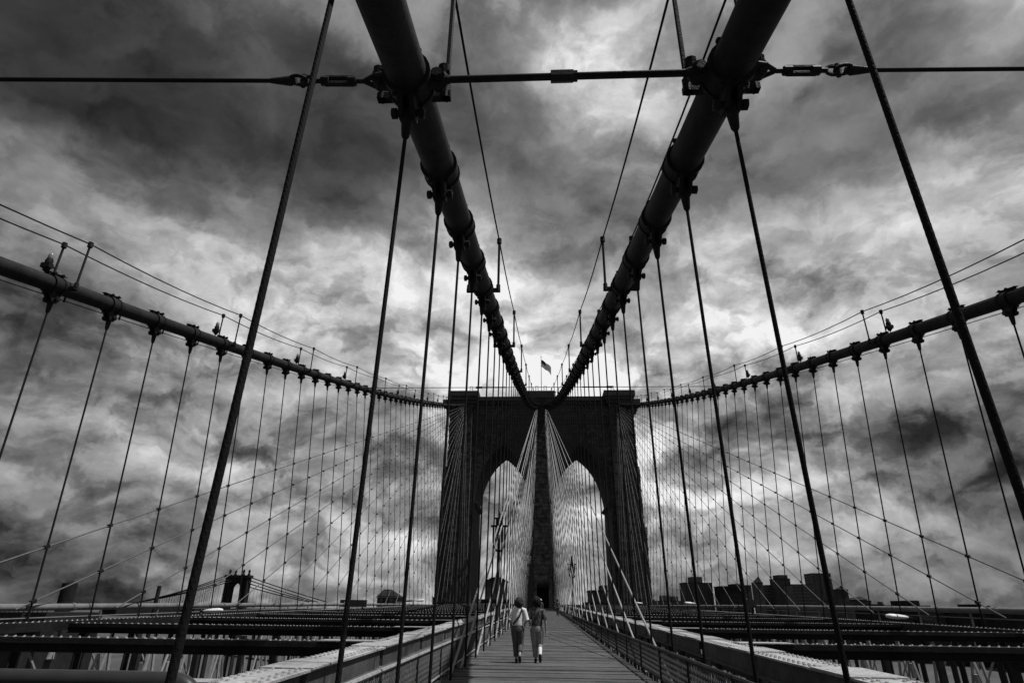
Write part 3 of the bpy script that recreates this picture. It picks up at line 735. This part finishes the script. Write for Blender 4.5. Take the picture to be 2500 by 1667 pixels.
# ------------------------------------------------------------------ roadway luminaires, sign box, black guard pipe
def luminaire(s, Y, Z, label, sc=1.0):
    P0 = np.array((s*13.3, Y, Z)); t_ = thing('street_light', (s*13.42, Y, Z-1.2), label, 'lamp', 'white roadway lights on the outer trusses')
    d = nrm((-s*.95, -.12, .05)); x = P0+d*.1
    q = MB(); q.loft([(0, 0, z, rx, ry) for z, rx, ry in ((0, .05, .04), (.12, .10, .07), (.45, .16, .10), (.8, .17, .10), (.95, .10, .07), (1.0, .03, .03))], 12)
    w = np.cross(d, (0, 0, 1.)); w = nrm(w); up = np.cross(w, d)
    q.v = [tuple(x+sc*(np.array(p)[2]*d+np.array(p)[0]*w+np.array(p)[1]*up)) for p in q.v]; q.build('lamp_head', 'white', t_, smooth=True)
    q = MB(); q.tube([(s*13.42, Y, Z-1.1), (s*13.42, Y, Z-.12), tuple(P0), tuple(x)], .035, 8); q.build('bracket_arm', 'steel', t_)
    q = MB(); b0 = P0-d*.55; q.obox(b0, d*.35, w*.12, up*.07); q.build('ballast_box', 'steel', t_)
luminaire(-1, 24.4, 1.17, 'white streamlined road light lying low near the left conduit pipe', .8)
luminaire(1, 25.0, 1.25, 'white streamlined road light lying low near the right conduit pipe', .85)
luminaire(-1, 66, 2.0, 'tiny white road light in the distance left of the tower foot')
luminaire(1, 58, 1.95, 'small white road light far along the right conduit pipe')
luminaire(1, 88, 2.2, 'tiny white road light nearest the tower on the right side')
t_ = thing('sign_box', (-13.3, 44, 1.3), 'plain dark rectangular sign box above the left conduit pipe', 'sign')
q = MB(); a = at(832, 1463, Y=44); b_ = at(894, 1481, Y=44); q.box(a[0], b_[0], 43.9, 44.1, b_[2], a[2]); q.build('panel', 'bldg', t_)
q = MB()
for x in (a[0]+.3, b_[0]-.3): q.bar((x, 44.15, 1.0), (x, 44.15, a[2]-.1), .08)
q.build('bracket', 'steel', t_)
t_ = thing('sign_box', (13.4, 43, 1.3), 'plain dark rectangular sign box above the right conduit pipe', 'sign')
q = MB(); a = at(1818, 1463, Y=43); b_ = at(1855, 1482, Y=43); q.box(a[0], b_[0], 42.9, 43.1, b_[2], a[2]); q.build('panel', 'bldg', t_)
q = MB(); q.bar(((a[0]+b_[0])/2, 43.15, 1.0), ((a[0]+b_[0])/2, 43.15, a[2]-.1), .1); q.build('bracket', 'steel', t_)
# guard pipe, bottom left
t_ = thing('guard_pipe', (-3.4, 5.0, -.2), 'thick black bent guard pipe at the lower left corner', 'pipe')
zt = .87; xs = [-9, -6, -4.2, -3.14]
pts = [(x, 5.0, zt) for x in xs]+[(-3.14+.22*math.sin(a), 5.0, zt-.22+.22*math.cos(a)) for a in np.linspace(.2, math.pi/2, 8)]+[(-2.92, 5.0, -.3)]
q = MB(); q.tube(pts, .07, 16); q.build('pipe', 'blackpipe', t_, smooth=True)
q = MB(); q.tube([(-6.2, 5.0, zt), (-6.2, 5.0, -.3)], .07, 12); q.build('upright', 'blackpipe', t_, smooth=True)

# ------------------------------------------------------------------ lamp posts on the walkway
def lamp_post(X, Y, ztop, label):
    t_ = thing('lamp_post', (X, Y, deckz(Y)-.4), label, 'lamp post', 'twin lamps beside the walkway')
    b = deckz(Y)-.4; H = ztop
    q = MB(); q.tube([(X, Y, b), (X, Y, b+.7), (X, Y, b+.75), (X, Y, H)], [.12, .11, .075, .055], 10); q.tube([(X, Y, H-.05), (X, Y, H+.1)], [.07, .015], 8); q.build('post', 'band', t_, smooth=True)
    q = MB(); q.box(X-.40, X+.40, Y-.05, Y+.05, H-.63, H-.54); q.build('crossbar', 'band', t_)
    q = MB(); q.box(X-.24, X+.24, Y-.12, Y+.12, H-.25, H-.20); q.box(X-.16, X+.16, Y-.08, Y+.08, H-.54, H-.25); q.build('ballast_hood', 'band', t_)
    for e in (-1, 1):
        q = MB(); q.tube([(X, Y, H-1.75), (X+e*.12, Y, H-1.68), (X+e*.24, Y, H-1.5), (X+e*.27, Y, H-1.3), (X+e*.27, Y, H-.56)], .045, 8); q.build('arm', 'band', t_, smooth=True)
        q = MB(); q.loft([(X+e*.14, Y, z, a, a) for z, a in ((H-1.35, .03), (H-1.28, .06), (H-.95, .075), (H-.68, .06), (H-.60, .04))], 10); q.build('lantern', 'lampglass', t_, smooth=True)
        q = MB(); q.loft([(X+e*.14, Y, H-.60, .085, .085), (X+e*.14, Y, H-.57, .085, .085)], 10); q.tube([(X+e*.14, Y, H-1.5), (X+e*.14, Y, H-1.34)], .03, 6); q.build('lantern_cap', 'band', t_)
lamp_post(-2.33, 29.5, 5.55, 'tall twin lamp post on the left of the walkway seen in the left arch')
lamp_post(2.33, 55.5, 5.55, 'smaller twin lamp post farther off on the right of the walkway')

# ------------------------------------------------------------------ far city
def building(px0, px1, pyt, dist, label, mat='bldg', extra=(), depth=28, win=None, name='building', cat='building'):
    a = at(px0, pyt, Y=dist); b = at(px1, pyt, Y=dist); x0, x1, zt_ = a[0], b[0], (a[2]+b[2])/2
    t_ = thing(name, ((x0+x1)/2, dist+depth/2, ZW+.9), label, cat)
    q = MB(); q.box(x0, x1, dist, dist+depth, ZW+.9, zt_); q.build('wall', mat, t_)
    for (ex0, ex1, et) in extra:
        c = at(ex0, et, Y=dist+3); d = at(ex1, et, Y=dist+3); q = MB(); q.box(c[0], d[0], dist+3, dist+depth-4, zt_-.2, c[2]); q.build('upper_storey', mat, t_)
    q = MB(); q.box(x0-.4, x1+.4, dist-.4, dist+depth+.4, zt_, zt_+.9); q.build('roof_edge', 'bldg3', t_)
    if win:
        nx, nz, hw, hh = win; q = MB(); W_ = x1-x0; zl = zt_-3
        for i in range(nx):
            for j in range(nz):
                x = x0+W_*(i+.5)/nx; z = zl-j*3.6; q.box(x-hw, x+hw, dist-.25, dist+.1, z-hh, z+hh)
        q.build('windows', 'glass', t_, kind='stuff')
    return t_, x0, x1, zt_
o = lambda x, y: (1550+x/4.276, 1360+y/4.276)
X_ = lambda v: 1550+v/4.276
Y_ = lambda v: 1360+v/4.276
building(X_(250), X_(490), Y_(462), 700, 'low stepped building with twin domes right of the tower', 'bldg2', [(X_(288), X_(365), Y_(395)), (X_(390), X_(450), Y_(405))], win=(9, 4, .8, .9))
building(X_(512), X_(806), Y_(270), 800, 'broad tower block with a narrower top storey on the right skyline', 'bldg', [(X_(590), X_(700), Y_(202))], win=(14, 10, .9, 1.1))
building(X_(892), X_(1130), Y_(308), 760, 'dark flat slab block with a small roof house on the skyline', 'bldg3', [(X_(1028), X_(1095), Y_(276))])
building(X_(1130), X_(1212), Y_(297), 780, 'narrow grey block adjoining the dark flat slab', 'bldg')
building(X_(1330), X_(1500), Y_(305), 880, 'plain grey block between the spire and the stepped tower', 'bldg2', [(X_(1370), X_(1430), Y_(286))], win=(8, 8, .9, 1.1))
building(X_(1482), X_(1618), Y_(226), 860, 'stepped tower with a square dark crown on the skyline', 'bldg', [(X_(1495), X_(1590), Y_(182))], win=(5, 9, .9, 1.2))
building(X_(1642), X_(1860), Y_(288), 800, 'wide masonry block with rows of windows under its cornice', 'bldg2', win=(14, 9, .9, 1.2))
building(X_(1848), X_(2042), Y_(172), 900, 'tallest tower on the skyline with vertical window strips', 'bldg2', win=(6, 16, 1.0, 1.5))
def spire(px0, px1, py0, tipx, tipy, dist, label):
    t_, x0, x1, z = building(px0, px1, py0, dist, label, 'bldg', depth=16, name='spired_building')
    tp = at(tipx, tipy, Y=dist+8); q = MB(); q.add([(x0, dist, z), (x1, dist, z), (x1, dist+16, z), (x0, dist+16, z), (tp[0], dist+8, tp[2])], [(0, 1, 4), (1, 2, 4), (2, 3, 4), (3, 0, 4), (3, 2, 1, 0)]); q.build('spire', 'bldg3', t_)
spire(X_(1258), X_(1335), Y_(268), X_(1288), Y_(195), 840, 'grey building with a thin pointed spire on the skyline')
spire(X_(2122), X_(2222), Y_(345), X_(2155), Y_(300), 600, 'squat church tower with a blunt pointed roof')
U_ = lambda v: 2050+v/5.227
V_ = lambda v: 1400+v/5.227
t_, x0, x1, z = building(U_(40), U_(400), V_(352), 620, 'low block under a wide hipped roof beside the church tower', 'bldg', depth=40)
a, b_ = at(U_(150), V_(330), Y=620), at(U_(375), V_(330), Y=620); tp = at(U_(255), V_(288), Y=634)
q = MB(); q.box(a[0]+1, b_[0]-1, 622, 646, z-.1, a[2]); q.add([(a[0]-1, 620, a[2]), (b_[0]+1, 620, a[2]), (b_[0]+1, 648, a[2]), (a[0]-1, 648, a[2]), (tp[0], 634, tp[2])], [(0, 1, 4), (1, 2, 4), (2, 3, 4), (3, 0, 4), (3, 2, 1, 0)]); q.build('roof', 'bldg3', t_)
building(U_(380), U_(560), V_(402), 560, 'low dark shed right of the hipped roof', 'bldg3')
def tank(px0, px1, py0, dist, zb, label):
    a, b_ = at(px0, py0, Y=dist), at(px1, py0, Y=dist); x = (a[0]+b_[0])/2; r = (b_[0]-a[0])/2
    t_ = thing('water_tank', (x, dist, zb), label, 'water tank')
    q = MB(); q.loft([(x, dist, zz_, r, r) for zz_ in (a[2]-3.4*r, a[2]-.6*r)]+[(x, dist, a[2], .1, .1)], 12); q.build('barrel', 'wood', t_)
    q = MB()
    for dx, dy in ((-.6, -.6), (.6, -.6), (.6, .6), (-.6, .6)): q.bar((x+dx*r, dist+dy*r, zb), (x+dx*r, dist+dy*r, a[2]-3.4*r), .4)
    q.build('legs', 'steel', t_)
tank(U_(475), U_(545), V_(333), 566, at(U_(475), V_(402), Y=560)[2]+.9, 'round rooftop water tank on the low dark shed')
building(U_(770), U_(1150), V_(418), 520, 'squat dark building with stub chimney and tall roof house', 'bldg3', [(U_(885), U_(1010), V_(340)), (U_(825), U_(860), V_(341))])
building(U_(1565), U_(1985), V_(458), 480, 'low stepped dark building behind the right conduit pipe', 'bldg3', [(U_(1640), U_(1900), V_(427)), (U_(1735), U_(1800), V_(387))])
building(U_(2215), U_(2500), V_(508), 440, 'dark warehouse cut off by the right edge of the picture', 'bldg3', [(U_(2222), U_(2280), V_(452))])
building(U_(1180), U_(1330), V_(472), 500, 'small flat roofed store between the two stepped buildings at right', 'bldg')
building(U_(2010), U_(2190), V_(488), 460, 'low grey store next to the dark warehouse at far right', 'bldg')
tank(U_(1868), U_(1915), V_(392), 486, at(U_(1868), V_(427), Y=483)[2], 'round water tank on the low stepped building at right')
# seen through the arches
q2 = lambda x, y: (1140+x/3.564, 1200+y/3.564)
t_, x0, x1, z = building(q2(170, 0)[0], q2(335, 0)[0], q2(0, 775)[1], 420, 'dark gabled block seen through the left arch', 'bldg', depth=30)
tp = at(*q2(215, 742), Y=420); tq = at(*q2(300, 742), Y=420); q = MB(); q.prism([(x0, z), (x1, z), (tq[0], tq[2]), (tp[0], tp[2])], 420.1, 450); q.build('roof', 'bldg3', t_)
building(q2(1072, 0)[0], q2(1225, 0)[0], q2(0, 868)[1], 430, 'dark stepped block seen through the right arch', 'bldg', [(q2(1168, 0)[0], q2(1222, 0)[0], q2(0, 812)[1])])
building(1170, 1240, 1466, 380, 'low sheds behind the left arch at deck level', 'bldg3')
building(1430, 1600, 1474, 400, 'long low sheds behind the right tower foot', 'bldg3')
# left: clock house, stacks, wharf
t_, x0, x1, z = building(921, 968, 1458, 420, 'small house with pyramid roof and round clocks left of the tower', 'bldg2', depth=22, name='clock_house', cat='house')
tp = at(940, 1438, Y=431); tq = at(955, 1438, Y=431); q = MB()
q.add([(x0-1, 419, z), (x1+1, 419, z), (x1+1, 443, z), (x0-1, 443, z), (tp[0], 428, tp[2]), (tq[0], 428, tp[2]), (tq[0], 434, tp[2]), (tp[0], 434, tp[2])], [(3, 2, 1, 0), (4, 5, 6, 7), (0, 1, 5, 4), (1, 2, 6, 5), (2, 3, 7, 6), (3, 0, 4, 7)]); q.build('roof', 'bldg3', t_)
for px in (931, 955):
    c_ = at(px, 1465, Y=419.6); q = MB(); q.tube([(c_[0], 419.5, c_[2]), (c_[0], 420.1, c_[2])], 1.9, 20); cf = q.build('clock', 'bldg3', t_); q = MB(); q.tube([(c_[0], 419.3, c_[2]), (c_[0], 419.6, c_[2])], 1.3, 20); q.build('clock_face', 'bldg2', cf)
q = MB(); q.box(at(942, 1466, Y=420)[0]-.5, at(942, 1466, Y=420)[0]+.5, 419.7, 420.1, at(942, 1468, Y=420)[2], at(942, 1464, Y=420)[2]); q.build('window', 'glass', t_)
def stack(px, w, pyt, dist, label, r_top=1.0, bandm='bldg3'):
    c_ = at(px, pyt, Y=dist); r = w/2*np.linalg.norm(at(px+1, pyt, Y=dist)-c_); h = c_[2]-ZW
    t_ = thing('chimney_stack', (c_[0], dist, ZW+.9), label, 'chimney')
    q = MB(); q.loft([(c_[0], dist, ZW+.9, r*1.06, r*1.06), (c_[0], dist, c_[2]-h*.2, r, r)], 20); q.build('shaft', 'bldg3', t_, smooth=True)
    q = MB(); q.loft([(c_[0], dist, c_[2]-h*.2, r*1.015, r*1.015), (c_[0], dist, c_[2], r*1.015, r*1.015)], 20); q.build('dark_band', bandm, t_, smooth=True)
stack(172, 31, 1423, 360, 'broad dark chimney stack with black top at the far left')
stack(390, 9, 1429, 420, 'thin dark chimney left of the far suspension bridge tower')
t_ = thing('wharf_shed', (at(60, 1476, Y=300)[0], 300, ZW+.9), 'long low shed roof with railing at the far left edge', 'shed')
a, b_ = at(-40, 1476, Y=300), at(120, 1474, Y=300); q = MB(); q.box(a[0], b_[0], 300, 340, ZW+.9, a[2]-3.0); q.build('wall', 'bldg3', t_)
q = MB(); q.bar((a[0], 300, a[2]), (b_[0], 300, b_[2]), .5)
for k in range(15): x = a[0]+(b_[0]-a[0])*k/14; q.bar((x, 300, a[2]-3.2), (x, 300, a[2]+(b_[2]-a[2])*k/14), .25)
q.build('railing', 'bldg3', t_)
# second suspension bridge far left
DM = 600.; t_ = thing('far_bridge', (at(575, 1480, Y=DM)[0], DM, ZW), 'distant suspension bridge with finial topped steel tower on the left', 'bridge')
z6 = lambda x, y: (x/3.36, 1350+y/3.36)
tl, tr = at(*z6(1850, 185), Y=DM), at(*z6(2035, 185), Y=DM); bl, br = at(*z6(1812, 450), Y=DM), at(*z6(1990, 455), Y=DM)
ztop = (tl[2]+tr[2])/2; xl, xr = (tl[0]+bl[0])/2-.2, (tr[0]+br[0])/2+.2; W_ = xr-xl; lw = W_*.28
for x0 in (xl, xr-lw):
    q = MB()
    for a in (0, lw*.74): q.box(x0+a, x0+a+lw*.26, DM, DM+8, ZW, ztop)
    zz_ = ZW
    while zz_ < ztop-4: q.bar((x0+lw*.3, DM+1, zz_), (x0+lw*.7, DM+1, zz_+3.4), .8); q.bar((x0+lw*.7, DM+1, zz_), (x0+lw*.3, DM+1, zz_+3.4), .8); zz_ += 3.4
    q.build('tower_leg', 'bldg3', t_)
q = MB(); arch = [(xl+lw*.9, ztop-7), (xl+W_*.36, ztop-7)]
n = 12; pa = [(xl+W_*.5-W_*.22*math.cos(math.pi*k/n), ztop-11.5+5.5*math.sin(math.pi*k/n)) for k in range(n+1)]
for a, b_ in zip(pa[:-1], pa[1:]): q.prism([a, b_, (b_[0], ztop), (a[0], ztop)], DM, DM+8)
q.box(xl-1, xr+1, DM-1, DM+9, ztop-1.5, ztop+.8); q.build('portal', 'bldg3', t_)
for u in (.07, .32, .68, .93):
    x = xl+W_*u; q = MB(); q.loft([(x, DM+4, ztop+z, r, r) for z, r in ((.6, 1.6), (2.2, 1.2), (2.8, .7), (4.0, 1.3), (5.2, .9), (6.2, .2))], 10); q.build('finial', 'bldg3', t_)
q = MB()
for j, (ya, yb) in enumerate(((185, 300), (192, 318), (205, 330), (215, 345))):
    p0 = at(*z6(1850+j*30, ya), Y=DM+j*2); p1 = at(*z6(1040-j*30, 415+j*4), Y=DM-120)
    pts = [p0+(p1-p0)*u-np.array((0, 0, 9*u*(1-u))) for u in np.linspace(0, 1, 16)]; q.tube(pts, .45, 5)
    if j in (0, 3):
        for u in np.linspace(.05, .85, 34):
            p = p0+(p1-p0)*u-np.array((0, 0, 9*u*(1-u))); q.tube([p, (p[0], p[1], -2)], .13, 3, caps=False)
    e0 = at(*z6(2035, 190+j*28), Y=DM+j*2); e1 = at(*z6(2352+(330 if j == 0 else 290-j*35), 400), Y=DM+60)
    q.tube([e0+(e1-e0)*u-np.array((0, 0, 2.5*u*(1-u))) for u in np.linspace(0, 1, 8)], .5, 5)
    if j == 3:
        for u in np.linspace(.05, .6, 12): p = e0+(e1-e0)*u; q.tube([p, (p[0], p[1], -2)], .13, 3, caps=False)
q.build('cables_and_hangers', 'bldg3', t_, kind='stuff')
q = MB(); p0 = at(*z6(900, 440), Y=DM-160); p1 = at(*z6(2700, 450), Y=DM+80); q.bar((p0[0], p0[1], -4), (p1[0], p1[1], -4), 14, 5); q.build('deck', 'bldg3', t_)

# ------------------------------------------------------------------ people
def skin_mesh(name, V_, E_, root, mat, sub=2):
    keys = list(V_); me = bpy.data.meshes.new(name); me.from_pydata([V_[k][:3] for k in keys], [(keys.index(a), keys.index(b)) for a, b in E_], [])
    ob = bpy.data.objects.new(name, me); COL.objects.link(ob); ob.modifiers.new('s', 'SKIN'); sv = me.skin_vertices[0].data
    for i, k in enumerate(keys):
        r = V_[k][3]; sv[i].radius = r if hasattr(r, '__len__') else (r, r); sv[i].use_root = (k == root)
    md = ob.modifiers.new('u', 'SUBSURF'); md.levels = sub; md.render_levels = sub
    dg = bpy.context.evaluated_depsgraph_get(); dg.update(); out = bpy.data.meshes.new_from_object(ob.evaluated_get(dg)); out.name = name
    bpy.data.objects.remove(ob); bpy.data.meshes.remove(me); out.materials.clear(); out.materials.append(MT[mat])
    out.polygons.foreach_set('use_smooth', [True]*len(out.polygons)); return out
def limb_loft(b, pts, n=12):                               # tube through points with radii
    b.tube([p[:3] for p in pts], [p[3] for p in pts], n)
def add_hand(V_, E_, w, sgn, d):                           # palm and five fingers below wrist key w
    x, y, z, _ = V_[w]; V_[w+'p'] = (x+.005*sgn, y+.01*d, z-.06, (.017, .03)); E_.append((w, w+'p'))
    for i, (oy, L) in enumerate(((-.030, .062), (-.012, .075), (.008, .07), (.026, .055))):
        a, c_ = w+'f%d' % i, w+'g%d' % i
        V_[a] = (x+.006*sgn, y+.01*d+oy, z-.06-L*.6, .009); V_[c_] = (x-.006*sgn, y+.01*d+oy+.008, z-.06-L, .008); E_ += [(w+'p', a), (a, c_)]
    V_[w+'t'] = (x-.012*sgn, y+.045, z-.05, .010); V_[w+'u'] = (x-.014*sgn, y+.058, z-.085, .008); E_ += [(w, w+'t'), (w+'t', w+'u')]
def obj_m(name, b, mat, parent, smooth=True):              # mesh given in metres about its parent
    me = b.mesh(name, mat, (0, 0, 0), smooth, k=1.0); return link(name, me, parent)
def hair_mesh(c_, rx, ry, rz, seed, mat, amp=.03):
    bm = bmesh.new(); bmesh.ops.create_icosphere(bm, subdivisions=4, radius=1)
    for v in bm.verts:
        p = v.co.copy(); k = 1+amp*8*(mnoise.noise(p*3.1+Vector((seed, 0, 0))))*.6+amp*6*mnoise.noise(p*8+Vector((0, seed, 0)))*.6
        v.co = Vector((c_[0]+p.x*rx*k, c_[1]+p.y*ry*k, c_[2]+p.z*rz*k))
    me = bpy.data.meshes.new('hair'); bm.to_mesh(me); bm.free(); me.materials.append(MT[mat]); me.polygons.foreach_set('use_smooth', [True]*len(me.polygons)); return me
def person(P, label, H, pose, top, bottom, hair, extras, group=None, rot=0):
    t_ = thing('person', P, label, 'person', group); t_.rotation_euler[2] = rot; s = H/1.6
    J = {k: tuple(c*s for c in v) for k, v in pose.items()}
    V_ = {}; E_ = []
    def a(k, p, r, frm=None):
        V_[k] = tuple(p)+((r*s if not hasattr(r, '__len__') else tuple(q_*s for q_ in r)),)
        if frm: E_.append((frm, k))
    hx, hy, hz = J['hip']; cx, cyy, cz = J['chest']; nx, ny, nz_ = J['neck']; ex, ey, ez = J['head']
    a('pelvis', (hx, hy, hz), (.125, .095)); a('waist', ((hx+cx)/2, (hy+cyy)/2, (hz+cz)/2-.01*s), (.105, .08), 'pelvis'); a('chest', (cx, cyy, cz), (.135, .095), 'waist')
    a('neckb', (nx, ny, nz_), .052, 'chest'); a('neckt', ((nx+ex)/2, (ny+ey)/2, nz_+.06*s), .045, 'neckb'); a('head', (ex, ey, ez), (.075, .092), 'neckt'); a('crown', (ex, ey-.005*s, ez+.07*s), (.06, .075), 'head')
    for sd, e in (('l', -1), ('r', 1)):
        a(sd+'h', J[sd+'hip'], .078, 'pelvis'); a(sd+'k', J[sd+'knee'], .054, sd+'h'); a(sd+'c', tuple(np.array(J[sd+'knee'])*.6+np.array(J[sd+'ankle'])*.4), .052, sd+'k'); a(sd+'a', J[sd+'ankle'], .036, sd+'c')
        ft = np.array(J[sd+'toe']); a(sd+'t', tuple(ft), .028, sd+'a')
        a(sd+'s', J[sd+'sho'], .05, 'chest'); a(sd+'e', J[sd+'elb'], .038, sd+'s'); a(sd+'w', J[sd+'wri'], .026, sd+'e'); add_hand(V_, E_, sd+'w', e, 1)
    # nose on the far side
    a('nose', (ex, ey+.105*s, ez-.01*s), .012, 'head')
    bd = link('body', skin_mesh('body', V_, E_, 'pelvis', 'skin'), t_)
    for e in (-1, 1):
        b = MB(); b.loft([(ex+e*.078*s, ey, ez-.025*s, .012*s, .02*s), (ex+e*.088*s, ey-.005*s, ez+.005*s, .016*s, .028*s), (ex+e*.08*s, ey, ez+.03*s, .008*s, .018*s)], 8); obj_m('ear', b, 'skin', t_)
    rnd = random.Random(hash(label) % 1000)
    fold = lambda p, i, k: (p[0]*(1+.0)+.006*s*math.sin(k*2.1+i*1.7), p[1]+.006*s*math.cos(k*1.7+i*2.3), p[2]+.004*s*math.sin(k*3+i))
    b = MB(); sw_ = .175*s                                  # shirt
    b.loft([(hx, hy, hz+.06*s, .155*s, .118*s), (hx, hy, hz+.12*s, .158*s, .122*s), (hx*.6+cx*.4, hy, hz+.2*s, .15*s, .115*s), (cx, cyy, cz-.02*s, .165*s, .12*s), (cx, cyy, cz+.10*s, .172*s, .112*s), (cx, cyy, cz+.16*s, .15*s, .095*s), (nx, ny, nz_+.005*s, .075*s, .07*s)], 18, fn=fold)
    for sd in 'lr':
        sh, el = np.array(J[sd+'sho']), np.array(J[sd+'elb']); q_ = sh+(el-sh)*pose_sleeve.get(label, .75)
        limb_loft(b, [tuple(sh+(np.array((cx, cyy, sh[2]))-sh)*.35)+(.075*s,), tuple(sh)+(.072*s,), tuple((sh+q_)/2)+(.066*s,), tuple(q_)+(.07*s,)], 12)
    obj_m('shirt', b, top, t_)
    b = MB()                                                # trousers
    b.loft([(hx, hy, hz-.1*s, .155*s, .118*s), (hx, hy, hz-.03*s, .168*s, .128*s), (hx, hy, hz+.04*s, .15*s, .115*s), (hx, hy, hz+.10*s, .132*s, .10*s)], 18, fn=fold)
    for sd in 'lr':
        h_, k_, an = (np.array(J[sd+x_]) for x_ in ('hip', 'knee', 'ankle')); cuff = k_+(an-k_)*pose_cuff.get((label, sd), .85)
        limb_loft(b, [tuple(h_+np.array((0, 0, .02*s)))+(.105*s,), tuple(h_*.6+k_*.4)+(.098*s,), tuple(k_)+(.08*s,), tuple(k_*.5+cuff*.5)+(.074*s,), tuple(cuff)+(.068*s,)], 14)
    obj_m('trousers', b, bottom, t_)
    for sd in 'lr':                                         # shoes
        an, to = np.array(J[sd+'ankle']), np.array(J[sd+'toe']); d = nrm(to-an); b = MB()
        heel = an-d*.03*s+np.array((0, 0, -.035*s))
        b.tube([heel-d*.02*s, heel+d*.01*s, heel*.5+to*.5+np.array((0, 0, .0)), to, to+d*.045*s], [.025*s, .043*s, .043*s, .042*s, .018*s], 10); obj_m('shoe', b, 'leather', t_)
        if (label, sd) in pose_sock:
            b = MB(); k_ = np.array(J[sd+'knee']); cuff = k_+(an-k_)*(pose_cuff.get((label, sd), .85)-.1); limb_loft(b, [tuple(cuff)+(.058*s,), tuple(cuff*.5+an*.5)+(.053*s,), tuple(an)+(.042*s,)], 12); obj_m('sock', b, 'sock', t_)
    hc, hs, hm, seed = hair
    link('hair', hair_mesh((ex, ey-.015*s, ez+hc*s), hs[0]*s, hs[1]*s, hs[2]*s, seed, hm), t_)
    for nm, mat, pts, w_ in extras:
        b = MB()
        for p, q_ in zip(pts[:-1], pts[1:]): b.bar(tuple(c*s for c in p), tuple(c*s for c in q_), w_*s, .012*s, up=(0, -1, 0.01))
        obj_m(nm, b, mat, t_, False)
    return t_
LA = 'woman in white shirt and dark trousers walking away with a shoulder strap'
LB = 'woman in dark patterned top and pale trousers walking away beside her friend'
pose_sleeve = {LA: .95, LB: .8}
pose_cuff = {(LA, 'l'): .84, (LA, 'r'): .62, (LB, 'l'): .9, (LB, 'r'): .30}
pose_sock = {(LB, 'r')}
base = dict(hip=(0, 0, .84), chest=(.0, .01, 1.14), neck=(0, .01, 1.335), head=(0, .03, 1.47), lsho=(-.165, .0, 1.27), rsho=(.165, 0, 1.27),
            lhip=(-.085, 0, .80), rhip=(.085, 0, .80))
pa_ = dict(base, hip=(-.02, 0, .845), chest=(-.005, .015, 1.14), head=(.012, .035, 1.468), lsho=(-.17, .01, 1.262), rsho=(.165, -.01, 1.282), lhip=(-.105, 0, .81), rhip=(.065, 0, .79), lknee=(-.075, .07, .44), lankle=(-.05, .02, .085), ltoe=(-.05, .16, .03), rknee=(.07, .02, .43), rankle=(.045, -.20, .16), rtoe=(.05, -.13, .035),
           lelb=(-.235, -.02, 1.02), lwri=(-.20, .16, .92), relb=(.24, -.03, 1.02), rwri=(.17, .15, .95))
pb_ = dict(base, hip=(-.015, 0, .84), chest=(.005, .01, 1.145), head=(-.018, .03, 1.475), lsho=(-.165, .015, 1.285), rsho=(.17, -.015, 1.258), lhip=(-.10, 0, .805), rhip=(.072, 0, .785), lknee=(-.075, .06, .44), lankle=(-.045, .03, .085), ltoe=(-.05, .17, .03), rknee=(.075, .03, .43), rankle=(.075, -.21, .19), rtoe=(.078, -.17, .045),
           lelb=(-.23, .02, 1.02), lwri=(-.20, .18, .94), relb=(.225, -.06, 1.01), rwri=(.245, -.02, .77))
YP = 15.9
pe = at(1262, 1610, Y=YP)
person((at(1265, 1600, Y=YP)[0], YP, deckz(YP)+.004), LA, 1.56, pa_, 'shirt', 'trouser', (.01, (.125, .13, .15), 'hair', 3.0),
       [('shoulder_strap', 'leather', ((.10, -.055, 1.33), (.10, -.10, 1.29), (.03, -.128, 1.14), (-.08, -.135, 1.0), (-.145, -.11, .93)), .045)])
person((at(1312, 1600, Y=YP+.1)[0], YP+.1, deckz(YP+.1)+.004), LB, 1.56, pb_, 'pattern', 'denim', (.025, (.13, .135, .15), 'hair2', 9.0),
       [('bag_strap', 'leather', ((.07, -.06, 1.335), (.05, -.11, 1.25), (-.04, -.13, 1.1), (-.1, -.135, 1.0)), .04)])
st = dict(base, lknee=(-.08, .03, .44), lankle=(-.08, 0, .08), ltoe=(-.09, .12, .03), rknee=(.08, .03, .44), rankle=(.08, -.05, .08), rtoe=(.09, .07, .03),
          lelb=(-.24, .0, 1.02), lwri=(-.25, .06, .8), relb=(.24, 0, 1.02), rwri=(.25, .06, .8))
YF = 62.
person((at(1362, 1490, Y=YF)[0], YF, deckz(YF)+.004), 'far person in dark clothes close to the right fence', 1.6, st, 'trouser', 'trouser', (.02, (.10, .11, .12), 'hair2', 5.), [])
def hat(t_, s=1.0):
    b = MB(); b.loft([(0, .02, 1.52, .17, .18), (0, .02, 1.535, .17, .18), (0, .02, 1.54, .105, .12), (0, .02, 1.61, .095, .105), (0, .02, 1.64, .05, .06)], 14); obj_m('hat', b, 'white', t_)
for px, lb in ((1309, 'left one of two far people in white hats near the tower'), (1320, 'right one of two far people in white hats near the tower')):
    t_ = person((at(px, 1490, Y=58)[0], 58+(px-1309)*.06, deckz(58.3)+.004), lb, 1.6, st, 'trouser', 'trouser', (.01, (.09, .1, .1), 'hair2', 7.), []); hat(t_)
